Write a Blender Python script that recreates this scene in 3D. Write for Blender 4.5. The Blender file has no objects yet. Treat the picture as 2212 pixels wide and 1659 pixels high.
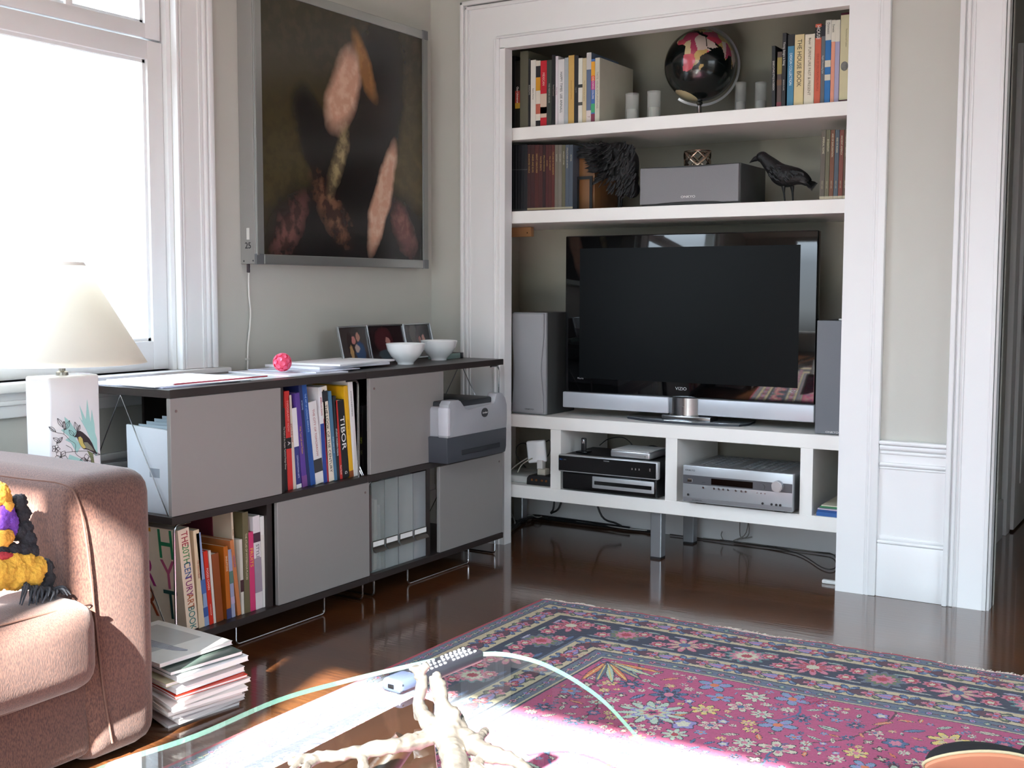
import bpy, bmesh, math, random
import numpy as np
from mathutils import Vector, Matrix
random.seed(7); rng = np.random.default_rng(7)
C = bpy.context.scene.collection
sc = bpy.context.scene
PI = math.pi

# ------------------------------------------------------------------ camera, world, sun, exposure
CF, YAW, PIT, ROL, CH = 2532.4, 0.551986, 0.0810578, 0.00219313, 1.065
_cy, _sy = math.cos(YAW), math.sin(YAW)
FW = Vector((-_sy*math.cos(PIT), _cy*math.cos(PIT), -math.sin(PIT)))
_r = Vector((_cy, _sy, 0)); _u = _r.cross(FW)
RT = math.cos(ROL)*_r + math.sin(ROL)*_u
UP = -math.sin(ROL)*_r + math.cos(ROL)*_u
cam = bpy.data.cameras.new('camera'); co = bpy.data.objects.new('camera', cam); C.objects.link(co)
M = Matrix.Identity(4)
for i in range(3): M[i][0], M[i][1], M[i][2] = RT[i], UP[i], -FW[i]
M[2][3] = CH
co.matrix_world = M
cam.sensor_width = 36; cam.sensor_fit = 'HORIZONTAL'; cam.lens = 36*CF/2212; cam.clip_start = .02
sc.camera = co

W = bpy.data.worlds.new('world'); sc.world = W; W.use_nodes = True
wn = W.node_tree.nodes; wl = W.node_tree.links
bg = wn['Background']
geo = wn.new('ShaderNodeTexCoord'); sep = wn.new('ShaderNodeSeparateXYZ'); mr = wn.new('ShaderNodeMapRange')
cr = wn.new('ShaderNodeValToRGB')
wl.new(geo.outputs['Generated'], sep.inputs[0]); wl.new(sep.outputs['Z'], mr.inputs['Value'])
mr.inputs['From Min'].default_value = -.10; mr.inputs['From Max'].default_value = .7
wl.new(mr.outputs[0], cr.inputs[0]); wl.new(cr.outputs[0], bg.inputs[0])
e = cr.color_ramp.elements
e[0].position = 0; e[0].color = (.10, .10, .10, 1); e[1].position = 1; e[1].color = (1.5, 1.75, 2.05, 1)
e2 = e.new(.14); e2.color = (.40, .44, .48, 1)
e3 = e.new(.36); e3.color = (.50, .57, .66, 1); e4 = e.new(.62); e4.color = (1.5, 1.75, 2.05, 1)
bg.inputs[1].default_value = 8.0

SUNDIR = Vector((-.30, 1, -.73)).normalized()
sl = bpy.data.lights.new('sun', 'SUN'); sl.energy = 80; sl.color = (1, .97, .91); sl.angle = math.radians(.8)
so = bpy.data.objects.new('sun', sl); C.objects.link(so)
so.rotation_euler = SUNDIR.to_track_quat('-Z', 'Y').to_euler(); so.location = (0, -4, 5)

def portal(loc, size, direction):
    l = bpy.data.lights.new('window_portal', 'AREA'); l.shape = 'RECTANGLE'; l.size, l.size_y = size
    l.cycles.is_portal = True
    o = bpy.data.objects.new('window_portal', l); C.objects.link(o); o.location = loc
    o.rotation_euler = Vector(direction).to_track_quat('-Z', 'Y').to_euler()

sc.view_settings.view_transform = 'Standard'; sc.view_settings.look = 'None'
sc.view_settings.gamma = 1; sc.view_settings.use_curve_mapping = False
sc.view_settings.exposure = 0.08
cy = sc.cycles
cy.use_denoising = True; cy.max_bounces = 9; cy.diffuse_bounces = 5; cy.glossy_bounces = 5
cy.transmission_bounces = 8; cy.transparent_max_bounces = 16; cy.sample_clamp_indirect = 15
cy.caustics_reflective = True; cy.caustics_refractive = False; cy.blur_glossy = .5

# ------------------------------------------------------------------ pixel rays on known planes
CAM = Vector((0, 0, CH))
def ray(x, y): return FW + RT*((x-1106)/CF) - UP*((y-829.5)/CF)
def pX(x, y, X): d = ray(x, y); return CAM + d*(X/d.x)
def pY(x, y, Y): d = ray(x, y); return CAM + d*(Y/d.y)
def pZ(x, y, Z): d = ray(x, y); return CAM + d*((Z-CH)/d.z)

# ------------------------------------------------------------------ materials
MATS = {}
def srgb(h):
    if isinstance(h, str):
        c = [int(h[i:i+2], 16)/255 for i in (0, 2, 4)]
    else: c = list(h)
    return tuple(((v/12.92) if v <= .04045 else ((v+.055)/1.055)**2.4) for v in c) + (1,)
def mat(name, col, rough=.5, metal=0, var=.06, scale=30, bump=0, bscale=200, spec=.5, coat=0, alpha=None, sub=0, stretch=None):
    if name in MATS: return MATS[name]
    m = bpy.data.materials.new(name); m.use_nodes = True; n = m.node_tree.nodes; l = m.node_tree.links
    b = n['Principled BSDF']; c = srgb(col)
    b.inputs['Roughness'].default_value = rough; b.inputs['Metallic'].default_value = metal
    b.inputs['Specular IOR Level'].default_value = spec; b.inputs['Coat Weight'].default_value = coat
    tc = n.new('ShaderNodeTexCoord'); mp = n.new('ShaderNodeMapping'); l.new(tc.outputs['Object'], mp.inputs[0])
    if stretch: mp.inputs['Scale'].default_value = stretch
    if var:
        t = n.new('ShaderNodeTexNoise'); t.inputs['Scale'].default_value = scale; t.inputs['Detail'].default_value = 4
        l.new(mp.outputs[0], t.inputs[0])
        mx = n.new('ShaderNodeMix'); mx.data_type = 'RGBA'
        mx.inputs[6].default_value = tuple(v*(1-var) for v in c[:3])+(1,)
        mx.inputs[7].default_value = tuple(min(1, v*(1+var)) for v in c[:3])+(1,)
        l.new(t.outputs[0], mx.inputs[0]); l.new(mx.outputs[2], b.inputs['Base Color'])
    else: b.inputs['Base Color'].default_value = c
    if bump:
        t2 = n.new('ShaderNodeTexNoise'); t2.inputs['Scale'].default_value = bscale; l.new(mp.outputs[0], t2.inputs[0])
        bp = n.new('ShaderNodeBump'); bp.inputs['Strength'].default_value = bump; bp.inputs['Distance'].default_value = .002
        l.new(t2.outputs[0], bp.inputs['Height']); l.new(bp.outputs[0], b.inputs['Normal'])
    if alpha is not None: b.inputs['Alpha'].default_value = alpha
    if sub:
        b.inputs['Subsurface Weight'].default_value = sub; b.inputs['Subsurface Scale'].default_value = .02
    MATS[name] = m
    return m
def col(h, rough=.45, **k):   # a plain coloured surface, one material per colour
    return mat('paint_%s_%d' % (h, int(rough*100)), h, rough, **k)

# ------------------------------------------------------------------ mesh helpers
def fin(bm, name, m, parent=None, sharp=35, mats=None):
    bm.normal_update()
    a = math.radians(sharp)
    for f in bm.faces: f.smooth = True
    for ed in bm.edges:
        if len(ed.link_faces) != 2 or ed.calc_face_angle(0) > a: ed.smooth = False
    me = bpy.data.meshes.new(name); bm.to_mesh(me); bm.free()
    for mm in (mats or [m]): me.materials.append(mm)
    o = bpy.data.objects.new(name, me); C.objects.link(o)
    if parent is not None: o.parent = parent
    return o
def B(): return bmesh.new()
def box(bm, x0, x1, y0, y1, z0, z1, bev=0, seg=2, mi=0):
    T = bmesh.new()
    r = bmesh.ops.create_cube(T, size=1)
    for v in T.verts:
        v.co = Vector(((x0+x1)/2+v.co.x*(x1-x0), (y0+y1)/2+v.co.y*(y1-y0), (z0+z1)/2+v.co.z*(z1-z0)))
    if bev: bmesh.ops.bevel(T, geom=T.edges[:], offset=bev, segments=seg, affect='EDGES', profile=.5)
    merge(bm, T, mi); return bm
def merge(bm, T, mi=0, mw=None):
    me = bpy.data.meshes.new('tmp'); 
    for f in T.faces: f.material_index = mi
    if mw is not None: T.transform(mw)
    T.to_mesh(me); T.free(); bm.from_mesh(me); bpy.data.meshes.remove(me)
def prism(bm, pts, axis, a0, a1, bev=0, mi=0, seg=2):
    """polygon pts (2D) extruded along axis: 'x' -> pts are (y,z); 'y' -> (x,z); 'z' -> (x,y)"""
    T = bmesh.new()
    def P(p, a): return {'x': (a, p[0], p[1]), 'y': (p[0], a, p[1]), 'z': (p[0], p[1], a)}[axis]
    v0 = [T.verts.new(P(p, a0)) for p in pts]; v1 = [T.verts.new(P(p, a1)) for p in pts]
    n = len(pts); T.faces.new(v0); T.faces.new(list(reversed(v1)))
    for i in range(n): T.faces.new((v0[i], v1[i], v1[(i+1) % n], v0[(i+1) % n]))
    bmesh.ops.recalc_face_normals(T, faces=T.faces[:])
    if bev: bmesh.ops.bevel(T, geom=T.edges[:], offset=bev, segments=seg, affect='EDGES', profile=.5)
    merge(bm, T, mi); return bm
def lathe(bm, prof, seg=40, c=(0, 0, 0), mi=0):
    T = bmesh.new(); rows = []
    for r, z in prof:
        if r < 1e-6: rows.append([T.verts.new((0, 0, z))])
        else: rows.append([T.verts.new((r*math.cos(2*PI*k/seg), r*math.sin(2*PI*k/seg), z)) for k in range(seg)])
    for a, b in zip(rows, rows[1:]):
        for k in range(seg):
            k2 = (k+1) % seg
            if len(a) == 1 and len(b) == 1: continue
            if len(a) == 1: T.faces.new((a[0], b[k], b[k2]))
            elif len(b) == 1: T.faces.new((a[k], a[k2], b[0]))
            else: T.faces.new((a[k], a[k2], b[k2], b[k]))
    bmesh.ops.recalc_face_normals(T, faces=T.faces[:])
    merge(bm, T, mi, Matrix.Translation(c)); return bm
def smooth_path(pts, n=6):
    P = [Vector(p) for p in pts]
    if len(P) < 3: return P
    out = []
    Q = [P[0]*2-P[1]] + P + [P[-1]*2-P[-2]]
    for i in range(1, len(Q)-2):
        a, b, c, d = Q[i-1:i+3]
        for k in range(n):
            t = k/n
            out.append(.5*((2*b)+(c-a)*t+(2*a-5*b+4*c-d)*t*t+(3*b-a-3*c+d)*t**3))
    out.append(P[-1]); return out
def tube(bm, pts, r, seg=8, smooth=0, mi=0, flat=1.0):
    T = bmesh.new()
    P = smooth_path(pts, smooth) if smooth else [Vector(p) for p in pts]
    n = len(P); rr = r if isinstance(r, (list, tuple)) else [r]*len(pts)
    def R(i):
        t = i/(n-1)*(len(rr)-1); k = min(int(t), len(rr)-2) if len(rr) > 1 else 0
        return rr[k]+(rr[min(k+1, len(rr)-1)]-rr[k])*(t-k)
    t0 = (P[1]-P[0]).normalized(); up = Vector((0, 0, 1)) if abs(t0.z) < .9 else Vector((1, 0, 0))
    nx = t0.cross(up).normalized(); rows = []
    for i in range(n):
        t = (P[min(i+1, n-1)]-P[max(i-1, 0)]).normalized()
        nx = (nx - t*nx.dot(t)).normalized(); ny = t.cross(nx)
        rows.append([T.verts.new(P[i]+nx*(R(i)*math.cos(2*PI*k/seg))+ny*(R(i)*flat*math.sin(2*PI*k/seg))) for k in range(seg)])
    for a, b in zip(rows, rows[1:]):
        for k in range(seg): T.faces.new((a[k], a[(k+1) % seg], b[(k+1) % seg], b[k]))
    T.faces.new(rows[0][::-1]); T.faces.new(rows[-1])
    bmesh.ops.recalc_face_normals(T, faces=T.faces[:])
    merge(bm, T, mi); return bm
def ball(bm, c, r, sx=1, sy=1, sz=1, sub=2, mi=0, rot=None):
    T = bmesh.new(); bmesh.ops.create_icosphere(T, subdivisions=sub, radius=r)
    mw = Matrix.Translation(c) @ (rot if rot is not None else Matrix.Identity(4)) @ Matrix.Diagonal((sx, sy, sz, 1))
    merge(bm, T, mi, mw); return bm
def rbend(a, b, c, r, n=5):   # round the corner b of a-b-c
    a, b, c = map(Vector, (a, b, c)); u = (a-b).normalized(); v = (c-b).normalized()
    p, q = b+u*r, b+v*r
    return [(p*(1-t)**2+b*2*t*(1-t)+q*t*t) for t in [i/n for i in range(n+1)]]
def tag(o, label, cat, group=None, kind=None):
    o['label'] = label; o['category'] = cat
    if group: o['group'] = group
    if kind: o['kind'] = kind
    return o
def thing(name, label, cat, loc=(0, 0, 0), rz=0, group=None, rot=None):
    o = bpy.data.objects.new(name, None); C.objects.link(o); o.empty_display_size = .05
    o.location = loc; o.rotation_euler = rot or (0, 0, rz)
    return tag(o, label, cat, group)
def struct(name, bm, m, parent=None, mats=None):
    o = fin(bm, name, m, parent, mats=mats)
    if parent is None: o['kind'] = 'structure'
    return o
def text(s, size, org, right, up, m, parent, name='title', depth=.0003, align='CENTER', sx=1.0, spacing=1.0):
    cu = bpy.data.curves.new('t', 'FONT'); cu.body = s; cu.size = size; cu.align_x = align; cu.align_y = 'CENTER'
    cu.extrude = depth; cu.resolution_u = 3; cu.space_character = spacing
    t = bpy.data.objects.new('t', cu); C.objects.link(t); bpy.context.view_layer.update()
    me = bpy.data.meshes.new_from_object(t.evaluated_get(bpy.context.evaluated_depsgraph_get()))
    bpy.data.objects.remove(t); bpy.data.curves.remove(cu)
    right = Vector(right).normalized(); up = Vector(up).normalized(); nn = right.cross(up)
    M = Matrix.Identity(4)
    for i in range(3): M[i][0], M[i][1], M[i][2], M[i][3] = right[i]*sx, up[i], nn[i], org[i]
    me.transform(M); me.materials.clear(); me.materials.append(m); me.name = name
    o = bpy.data.objects.new(name, me); C.objects.link(o); o.parent = parent
    return o
def remesh(o, vs, sm=True):
    md = o.modifiers.new('remesh', 'REMESH'); md.mode = 'VOXEL'; md.voxel_size = vs; md.use_smooth_shade = True
    if sm:
        s = o.modifiers.new('smooth', 'SMOOTH'); s.iterations = 4; s.factor = .5
# ------------------------------------------------------------------ room shell
XW, YB, YF, ZC = -2.93, 4.10, -1.2, 2.85      # window wall, alcove wall, wall behind the camera, ceiling
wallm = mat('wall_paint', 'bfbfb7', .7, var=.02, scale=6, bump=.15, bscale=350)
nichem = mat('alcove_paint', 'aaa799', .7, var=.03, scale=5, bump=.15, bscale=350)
white = mat('white_gloss_paint', 'e8e9e9', .32, var=.015, scale=8, bump=.05, bscale=60)
shelfm = mat('white_foil', 'efeeea', .35, var=.01)
ceilm = mat('ceiling_paint', 'e8e6e0', .8, var=.01)

def floor_material():
    m = bpy.data.materials.new('varnished_floorboards'); m.use_nodes = True; n = m.node_tree.nodes; l = m.node_tree.links
    b = n['Principled BSDF']; tc = n.new('ShaderNodeTexCoord')
    br = n.new('ShaderNodeTexBrick'); br.inputs['Scale'].default_value = 1; br.offset = .37
    br.inputs['Brick Width'].default_value = 1.9; br.inputs['Row Height'].default_value = .057
    br.inputs['Mortar Size'].default_value = .0007; br.inputs['Mortar Smooth'].default_value = .3
    br.inputs['Color1'].default_value = srgb('40261a'); br.inputs['Color2'].default_value = srgb('5c3820'); br.inputs['Mortar'].default_value = srgb('200e08')
    l.new(tc.outputs['Object'], br.inputs[0])
    mp = n.new('ShaderNodeMapping'); mp.inputs['Scale'].default_value = (1.2, 22, 1); l.new(tc.outputs['Object'], mp.inputs[0])
    nz = n.new('ShaderNodeTexNoise'); nz.inputs['Scale'].default_value = 6; nz.inputs['Detail'].default_value = 8; nz.inputs['Distortion'].default_value = .6
    l.new(mp.outputs[0], nz.inputs[0])
    cr = n.new('ShaderNodeValToRGB'); l.new(nz.outputs[0], cr.inputs[0])
    cr.color_ramp.elements[0].position = .3; cr.color_ramp.elements[0].color = srgb('26150e')
    cr.color_ramp.elements[1].position = .75; cr.color_ramp.elements[1].color = srgb('784824')
    mx = n.new('ShaderNodeMix'); mx.data_type = 'RGBA'; mx.inputs[0].default_value = .45
    l.new(br.outputs[0], mx.inputs[6]); l.new(cr.outputs[0], mx.inputs[7]); l.new(mx.outputs[2], b.inputs['Base Color'])
    b.inputs['Roughness'].default_value = .16; b.inputs['Coat Weight'].default_value = .6; b.inputs['Coat Roughness'].default_value = .05
    n2 = n.new('ShaderNodeTexNoise'); n2.inputs['Scale'].default_value = 5; l.new(mp.outputs[0], n2.inputs[0])
    bp = n.new('ShaderNodeBump'); bp.inputs['Strength'].default_value = .12; bp.inputs['Distance'].default_value = .002
    l.new(n2.outputs[0], bp.inputs['Height']); l.new(bp.outputs[0], b.inputs['Normal']); l.new(bp.outputs[0], b.inputs['Coat Normal'])
    return m
bm = B(); box(bm, -3.1, 3.0, -1.4, 8.0, -.1, 0); struct('floor', bm, floor_material())
bm = B(); box(bm, -3.1, 3.0, -1.4, 4.14, ZC, ZC+.1); box(bm, -1.1, 3.0, 4.14, 8, 2.5, 2.6); struct('ceiling', bm, ceilm)

# left wall with the window opening
WY0, WY1, WZ0, WZ1 = .55, pX(376, 400, XW).y, .80, 2.62
TH = .22
bm = B()
box(bm, XW-TH, XW, YF-.2, WY0, 0, ZC); box(bm, XW-TH, XW, WY1, 4.8, 0, ZC)
box(bm, XW-TH, XW, WY0, WY1, 0, WZ0); box(bm, XW-TH, XW, WY0, WY1, WZ1, ZC)
struct('wall_left', bm, wallm)
# back wall: corner strip, header over the alcove, strip up to the hall doorway, the rest beyond the doorway
NX0, NX1, NZ1 = -2.557, -1.16, 2.035          # alcove opening
IX0, IX1, IY1, IZ1 = -2.83, -.98, 4.66, 2.26  # alcove inside
HX0, HX1, HZ1 = -.66, .35, 2.42               # hall doorway
bm = B()
box(bm, XW, NX0, YB, YB+.04, 0, ZC); box(bm, NX0, NX1, YB, YB+.04, NZ1, ZC); box(bm, NX1, HX0-.02, YB, YB+.04, 0, ZC)
box(bm, HX0-.02, HX1, YB, YB+.04, HZ1, ZC); box(bm, HX1, 3.0, YB, YB+.04, 0, ZC)
struct('wall_back', bm, wallm)
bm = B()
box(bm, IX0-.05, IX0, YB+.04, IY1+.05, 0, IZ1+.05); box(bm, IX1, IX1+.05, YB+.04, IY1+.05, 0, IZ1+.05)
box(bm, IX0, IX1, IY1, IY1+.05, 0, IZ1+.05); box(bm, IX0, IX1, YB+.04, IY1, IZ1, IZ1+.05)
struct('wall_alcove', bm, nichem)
bm = B(); box(bm, IX0, IX1, IY1-.016, IY1, 0, .165, .003); struct('baseboard_alcove', bm, white)
# wall behind the camera with its tall windows (they let the sun in), and the wall far right with an opening added for fill light
OZ0, OZ1 = .45, 2.752
ops = [(-1.95, -1.31), (-1.262, -1.160), (-1.043, .36)]
bm = B(); xs = XW-TH
for a, b_ in ops:
    box(bm, xs, a, YF-.12, YF, 0, ZC); box(bm, a, b_, YF-.12, YF, 0, OZ0); box(bm, a, b_, YF-.12, YF, OZ1, ZC); xs = b_
box(bm, xs, 3.0, YF-.12, YF, 0, ZC)
struct('wall_front', bm, wallm)
bm = B(); box(bm, 2.9, 3.0, YF, .2, 0, ZC); box(bm, 2.9, 3.0, 2.6, 8, 0, ZC); box(bm, 2.9, 3.0, .2, 2.6, 0, .8); box(bm, 2.9, 3.0, .2, 2.6, 2.5, ZC); struct('wall_right', bm, wallm)

def glass_mat(name, tint, ior=1.45, gl=1.0):
    m = bpy.data.materials.new(name); m.use_nodes = True; n = m.node_tree.nodes; l = m.node_tree.links
    n.remove(n['Principled BSDF']); out = n['Material Output']
    tr = n.new('ShaderNodeBsdfTransparent'); tr.inputs[0].default_value = tint
    g = n.new('ShaderNodeBsdfGlossy'); g.inputs['Roughness'].default_value = .015; g.inputs[0].default_value = (gl, gl, gl, 1)
    fr = n.new('ShaderNodeFresnel'); fr.inputs[0].default_value = ior
    mx = n.new('ShaderNodeMixShader'); gg = n.new('ShaderNodeNewGeometry'); iv = n.new('ShaderNodeMath'); iv.operation = 'SUBTRACT'; iv.inputs[0].default_value = 1; l.new(gg.outputs['Backfacing'], iv.inputs[1])
    ml = n.new('ShaderNodeMath'); ml.operation = 'MULTIPLY'; l.new(iv.outputs[0], ml.inputs[0]); l.new(fr.outputs[0], ml.inputs[1]); l.new(ml.outputs[0], mx.inputs[0]); l.new(tr.outputs[0], mx.inputs[1]); l.new(g.outputs[0], mx.inputs[2])
    l.new(mx.outputs[0], out.inputs[0]); return m
paneg = glass_mat('window_glass', (.97, .985, .98, 1))

# window in the left wall: lower sash, upper sash with a bar, jambs, stool
bm = B()
sx0, sx1 = XW-.060, XW-.022
SE = pX(356, 400, sx1).y; PE = pX(324, 400, sx1).y
def sash(bm, y0, y1, z0, z1, st, rb, rt):
    box(bm, sx0, sx1, y0, y0+st, z0, z1, .002); box(bm, sx0, sx1, y1-st, y1, z0, z1, .002)
    box(bm, sx0, sx1, y0+st, y1-st, z0, z0+rb, .002); box(bm, sx0, sx1, y0+st, y1-st, z1-rt, z1, .002)
    for w, d in ((.010, .012),):   # glazing bead stepping down to the pane
        box(bm, sx1-.03, sx1-.012, y0+st, y0+st+w, z0+rb, z1-rt); box(bm, sx1-.03, sx1-.012, y1-st-w, y1-st, z0+rb, z1-rt)
        box(bm, sx1-.03, sx1-.012, y0+st, y1-st, z0+rb, z0+rb+w); box(bm, sx1-.03, sx1-.012, y0+st, y1-st, z1-rt-w, z1-rt)
sash(bm, WY0+.01, SE, WZ0+.003, 1.842, SE-PE, .092, .06)
win = struct('window_1', bm, white)
bm = B()
bx = sx0
sash(bm, WY0+.01, SE-.006, 1.848, WZ1, SE-PE, .045, .06); box(bm, sx0, sx1, 2.30, 2.325, 1.89, WZ1, .002)
struct('upper_sash', bm, white, win)
bm = B(); box(bm, XW-.046, XW-.042, WY0+.05, PE+.01, .89, 1.79); struct('window_pane', bm, paneg, win)
bm = B(); box(bm, XW-.046, XW-.042, WY0+.05, PE+.01, 1.885, WZ1-.05); struct('window_pane', bm, paneg, win)
bm = B()   # casing on the room side, seen as stepped mouldings
def casing_v(bm, axis, e0, e1, front, z0, z1, back_band=True):
    """vertical board between e0 (opening side) and e1 (outer side); front = signed direction handled by caller"""
    pass
yo, yi = 2.832, WY1
box(bm, XW, XW+.018, yi+.003, yo-.001, .801, 2.85)                       # flat board
box(bm, XW, XW+.030, yo-.022, yo, .80, 2.85, .004); box(bm, XW, XW+.026, yo-.040, yo-.026, .80, 2.85, .005); box(bm, XW, XW+.022, yo-.056, yo-.045, .80, 2.85, .004)
box(bm, XW-.003, XW+.024, yi-.001, yi+.012, .80, 2.85, .004); box(bm, XW, XW+.021, yi+.016, yi+.026, .80, 2.85, .004)
box(bm, XW-.14, XW-.062, SE-.03, WY1+.003, .80, WZ1); box(bm, XW-.14, XW-.004, SE+.0015, WY1+.02, .80, WZ1)
box(bm, XW, XW+.018, .33, WY0, .80, 2.85); box(bm, XW, XW+.018, WY0, WY1, WZ1, 2.85); box(bm, XW, XW+.028, .33, .355, .8, 2.85, .004)
box(bm, XW+.0, XW+.022, yi+.095, yi+.098, .80, 2.85)
struct('trim_1', bm, white)
bm = B(); box(bm, XW-.09, XW+.05, .28, 2.872, .772, .800, .006); box(bm, XW, XW+.02, .33, 2.84, .70, .772, .004); box(bm, XW, XW+.028, .33, 2.84, .735, .75, .005)
struct('trim_2', bm, white)
# wainscot on the left wall
bm = B()
box(bm, XW, XW+.012, YF, 4.1, .0, .56); 
for z, d in ((.56, .026), (.53, .02), (.47, .016)): box(bm, XW, XW+d, YF, 4.1, z-.02, z, .004)
box(bm, XW, XW+.022, YF, 4.1, 0, .20, .004); box(bm, XW, XW+.018, YF, 4.1, .20, .225, .006)
struct('baseboard_left', bm, white)

# alcove casing
bm = B(); y0 = YB-.018
ox = -2.762
box(bm, ox, NX0-.022, y0, YB, 0, NZ1+.046); box(bm, ox, ox+.016, YB-.032, YB, 0, 2.235, .004); box(bm, ox+.02, ox+.034, YB-.026, YB, 0, 2.217, .005); box(bm, ox+.038, ox+.045, YB-.022, YB, 0, 2.21, .003)
box(bm, NX0-.046, NX0-.036, YB-.024, YB, 0, NZ1+.036, .004)
box(bm, NX0-.022, NX0+.003, YB-.012, YB+.042, 0, NZ1)
# header: flat frieze with top band and stepped lower mouldings
box(bm, ox, -1.03, y0, YB, NZ1+.046, 2.205); box(bm, ox, -1.02, YB-.032, YB, 2.218, 2.235, .004); box(bm, ox+.02, -1.03, YB-.026, YB, 2.198, 2.214, .005)
box(bm, NX0-.036, -1.16, YB-.024, YB, NZ1+.036, NZ1+.046, .004); box(bm, NX0-.022, -1.16, YB-.012, YB+.042, NZ1-.003, NZ1+.046)
# right board
box(bm, NX1-.006, -1.048, y0, YB, 0, 2.09); box(bm, -1.052, -1.026, YB-.023, YB, 0, 2.09, .004); box(bm, -1.068, -1.060, y0-.002, YB, 0, 2.09, .002)
box(bm, NX1-.006, NX1+.02, YB-.001, YB+.045, 0, NZ1)
struct('trim_3', bm, white)
# wainscot between the alcove and the doorway
bm = B(); a, b_ = -1.026, -.80
box(bm, a, b_, YB-.008, YB, 0, .54); box(bm, a, b_, YB-.028, YB, .533, .548, .006); box(bm, a, b_, YB-.020, YB, .515, .533, .006); box(bm, a, b_, YB-.014, YB, .500, .512, .004)
box(bm, a, b_, YB-.018, YB, .458, .472, .006); box(bm, a, b_, YB-.012, YB, .448, .456, .003)
box(bm, a, b_, YB-.016, YB, 0, .188, .003); box(bm, a, b_, YB-.020, YB, .188, .200, .005); box(bm, a, b_, YB-.013, YB, .202, .214, .004)
struct('baseboard_back', bm, white)
# doorway casing and jamb
bm = B()
box(bm, -.80, -.663, y0, YB, 0, 2.42); box(bm, -.802, -.785, YB-.034, YB, 0, 2.5, .004); box(bm, -.780, -.768, YB-.028, YB, 0, 2.5, .005); box(bm, -.762, -.755, YB-.022, YB, 0, 2.5, .003)
box(bm, -.676, -.663, YB-.022, YB, 0, 2.42, .003); box(bm, -.68, -.655, YB-.01, YB+.06, 0, 2.42); box(bm, -.80, .5, y0, YB, 2.42, 2.6); box(bm, .35, .5, y0, YB, 0, 2.42)
struct('trim_4', bm, white)
# hall beyond the doorway
bm = B(); box(bm, -.90, -.83, YB+.04, 7.2, 0, 2.5); box(bm, -.90, -.655, YB+.04, YB+.09, 0, 2.5); struct('wall_hall', bm, wallm)
bm = B(); box(bm, -.83, 2.9, 7.1, 7.2, 0, 2.5); struct('wall_far', bm, wallm)
bm = B(); box(bm, -.83, -.812, YB+.09, 5.35, 0, .17, .004); box(bm, -.83, -.805, YB+.09, YB+.1, 0, 2.4); struct('baseboard_hall', bm, white)
# white panelled door standing in the hall wall, with its frame and knob
bm = B(); d0, d1 = 5.50, 6.28
box(bm, -.83, -.79, d0, d1, .01, 2.05, .003); box(bm, -.83, -.805, d0-.1, d0, 0, 2.1, .004); box(bm, -.83, -.805, d1, d1+.1, 0, 2.1, .004)
for z0, z1 in ((.2, .85), (1.05, 1.9)): box(bm, -.792, -.784, d0+.12, d1-.12, z0, z1, .006)
dr = struct('door_1', bm, white)
brass = mat('aged_brass', '6b4a3a', .3, 1.0)
bm = B(); p = pX(2205, 705, -.74)
T = bmesh.new(); bmesh.ops.create_cone(T, cap_ends=True, segments=16, radius1=.01, radius2=.01, depth=.05); merge(bm, T, 0, Matrix.Translation((-.765, d0+.07, .945)) @ Matrix.Rotation(PI/2, 4, 'Y'))
ball(bm, (-.735, d0+.07, .945), .026, .8, 1, 1); box(bm, -.784, -.780, d0+.045, d0+.095, .87, 1.02, .002)
o = struct('door_knob', bm, brass, dr)

portal(((XW-.03), (WY0+WY1)/2, (WZ0+WZ1)/2), (WZ1-WZ0, WY1-WY0), (1, 0, 0))
portal((-1.05, YF-.02, (OZ0+OZ1)/2), (3.4, OZ1-OZ0), (0, 1, 0))
portal((2.88, 1.4, 1.65), (1.7, 2.4), (-1, 0, 0))
bm = B()  # unseen right-hand window, added to brighten the left wall and grey panels
for a, b_, c, d in ((.2, .26, .8, 2.5), (2.54, 2.6, .8, 2.5), (1.37, 1.43, .8, 2.5), (.2, 2.6, .8, .86), (.2, 2.6, 2.44, 2.5), (.2, 2.6, 1.6, 1.66)): box(bm, 2.93+.0007*len(bm.verts)/8, 2.97, a, b_, c, d)
wr_ = struct('window_7', bm, white)
bm = B(); box(bm, 2.948, 2.952, .26, 2.54, .86, 2.44); struct('window_pane', bm, paneg, wr_)
# windows in the wall behind the camera
for i, (a, b_) in enumerate(ops):
    bm = B(); t = .035 if b_-a > .2 else .004
    for q in ((a, a+t), (b_-t, b_)): box(bm, q[0], q[1], YF-.08, YF-.04, OZ0, OZ1)
    box(bm, a, b_, YF-.08, YF-.04, OZ0, OZ0+t); box(bm, a, b_, YF-.08, YF-.04, OZ1-.002, OZ1)
    w = struct('window_%d' % (i+2), bm, white)
    bm = B(); box(bm, a+t, b_-t, YF-.062, YF-.058, OZ0+t, OZ1); struct('window_pane', bm, paneg, w)
# ------------------------------------------------------------------ storage units on the window wall
def wpart(parent, name, bm, m, sharp=35, mats=None):
    """part built in world coordinates, parented to an unrotated thing (or to a part of one)"""
    L = Vector((0, 0, 0)); q = parent
    while q is not None: L += q.location; q = q.parent
    bm.transform(Matrix.Translation(-L))
    return fin(bm, name, m, parent, sharp, mats)
def wtext(s, size, org, right, up, m, parent, name='title', **k):
    L = Vector((0, 0, 0)); q = parent
    while q is not None: L += q.location; q = q.parent
    return text(s, size, Vector(org)-L, right, up, m, parent, name, **k)
def onething(name, bm, m, label, cat, group=None, kind=None, sharp=35, loc=None):
    """a thing that is one mesh; origin put at its base"""
    if loc is None:
        xs = [v.co for v in bm.verts]; loc = Vector((sum(v.x for v in xs)/len(xs), sum(v.y for v in xs)/len(xs), min(v.z for v in xs)))
    bm.transform(Matrix.Translation(-Vector(loc)))
    o = fin(bm, name, m, None, sharp); o.location = loc
    return tag(o, label, cat, group, kind)

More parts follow.
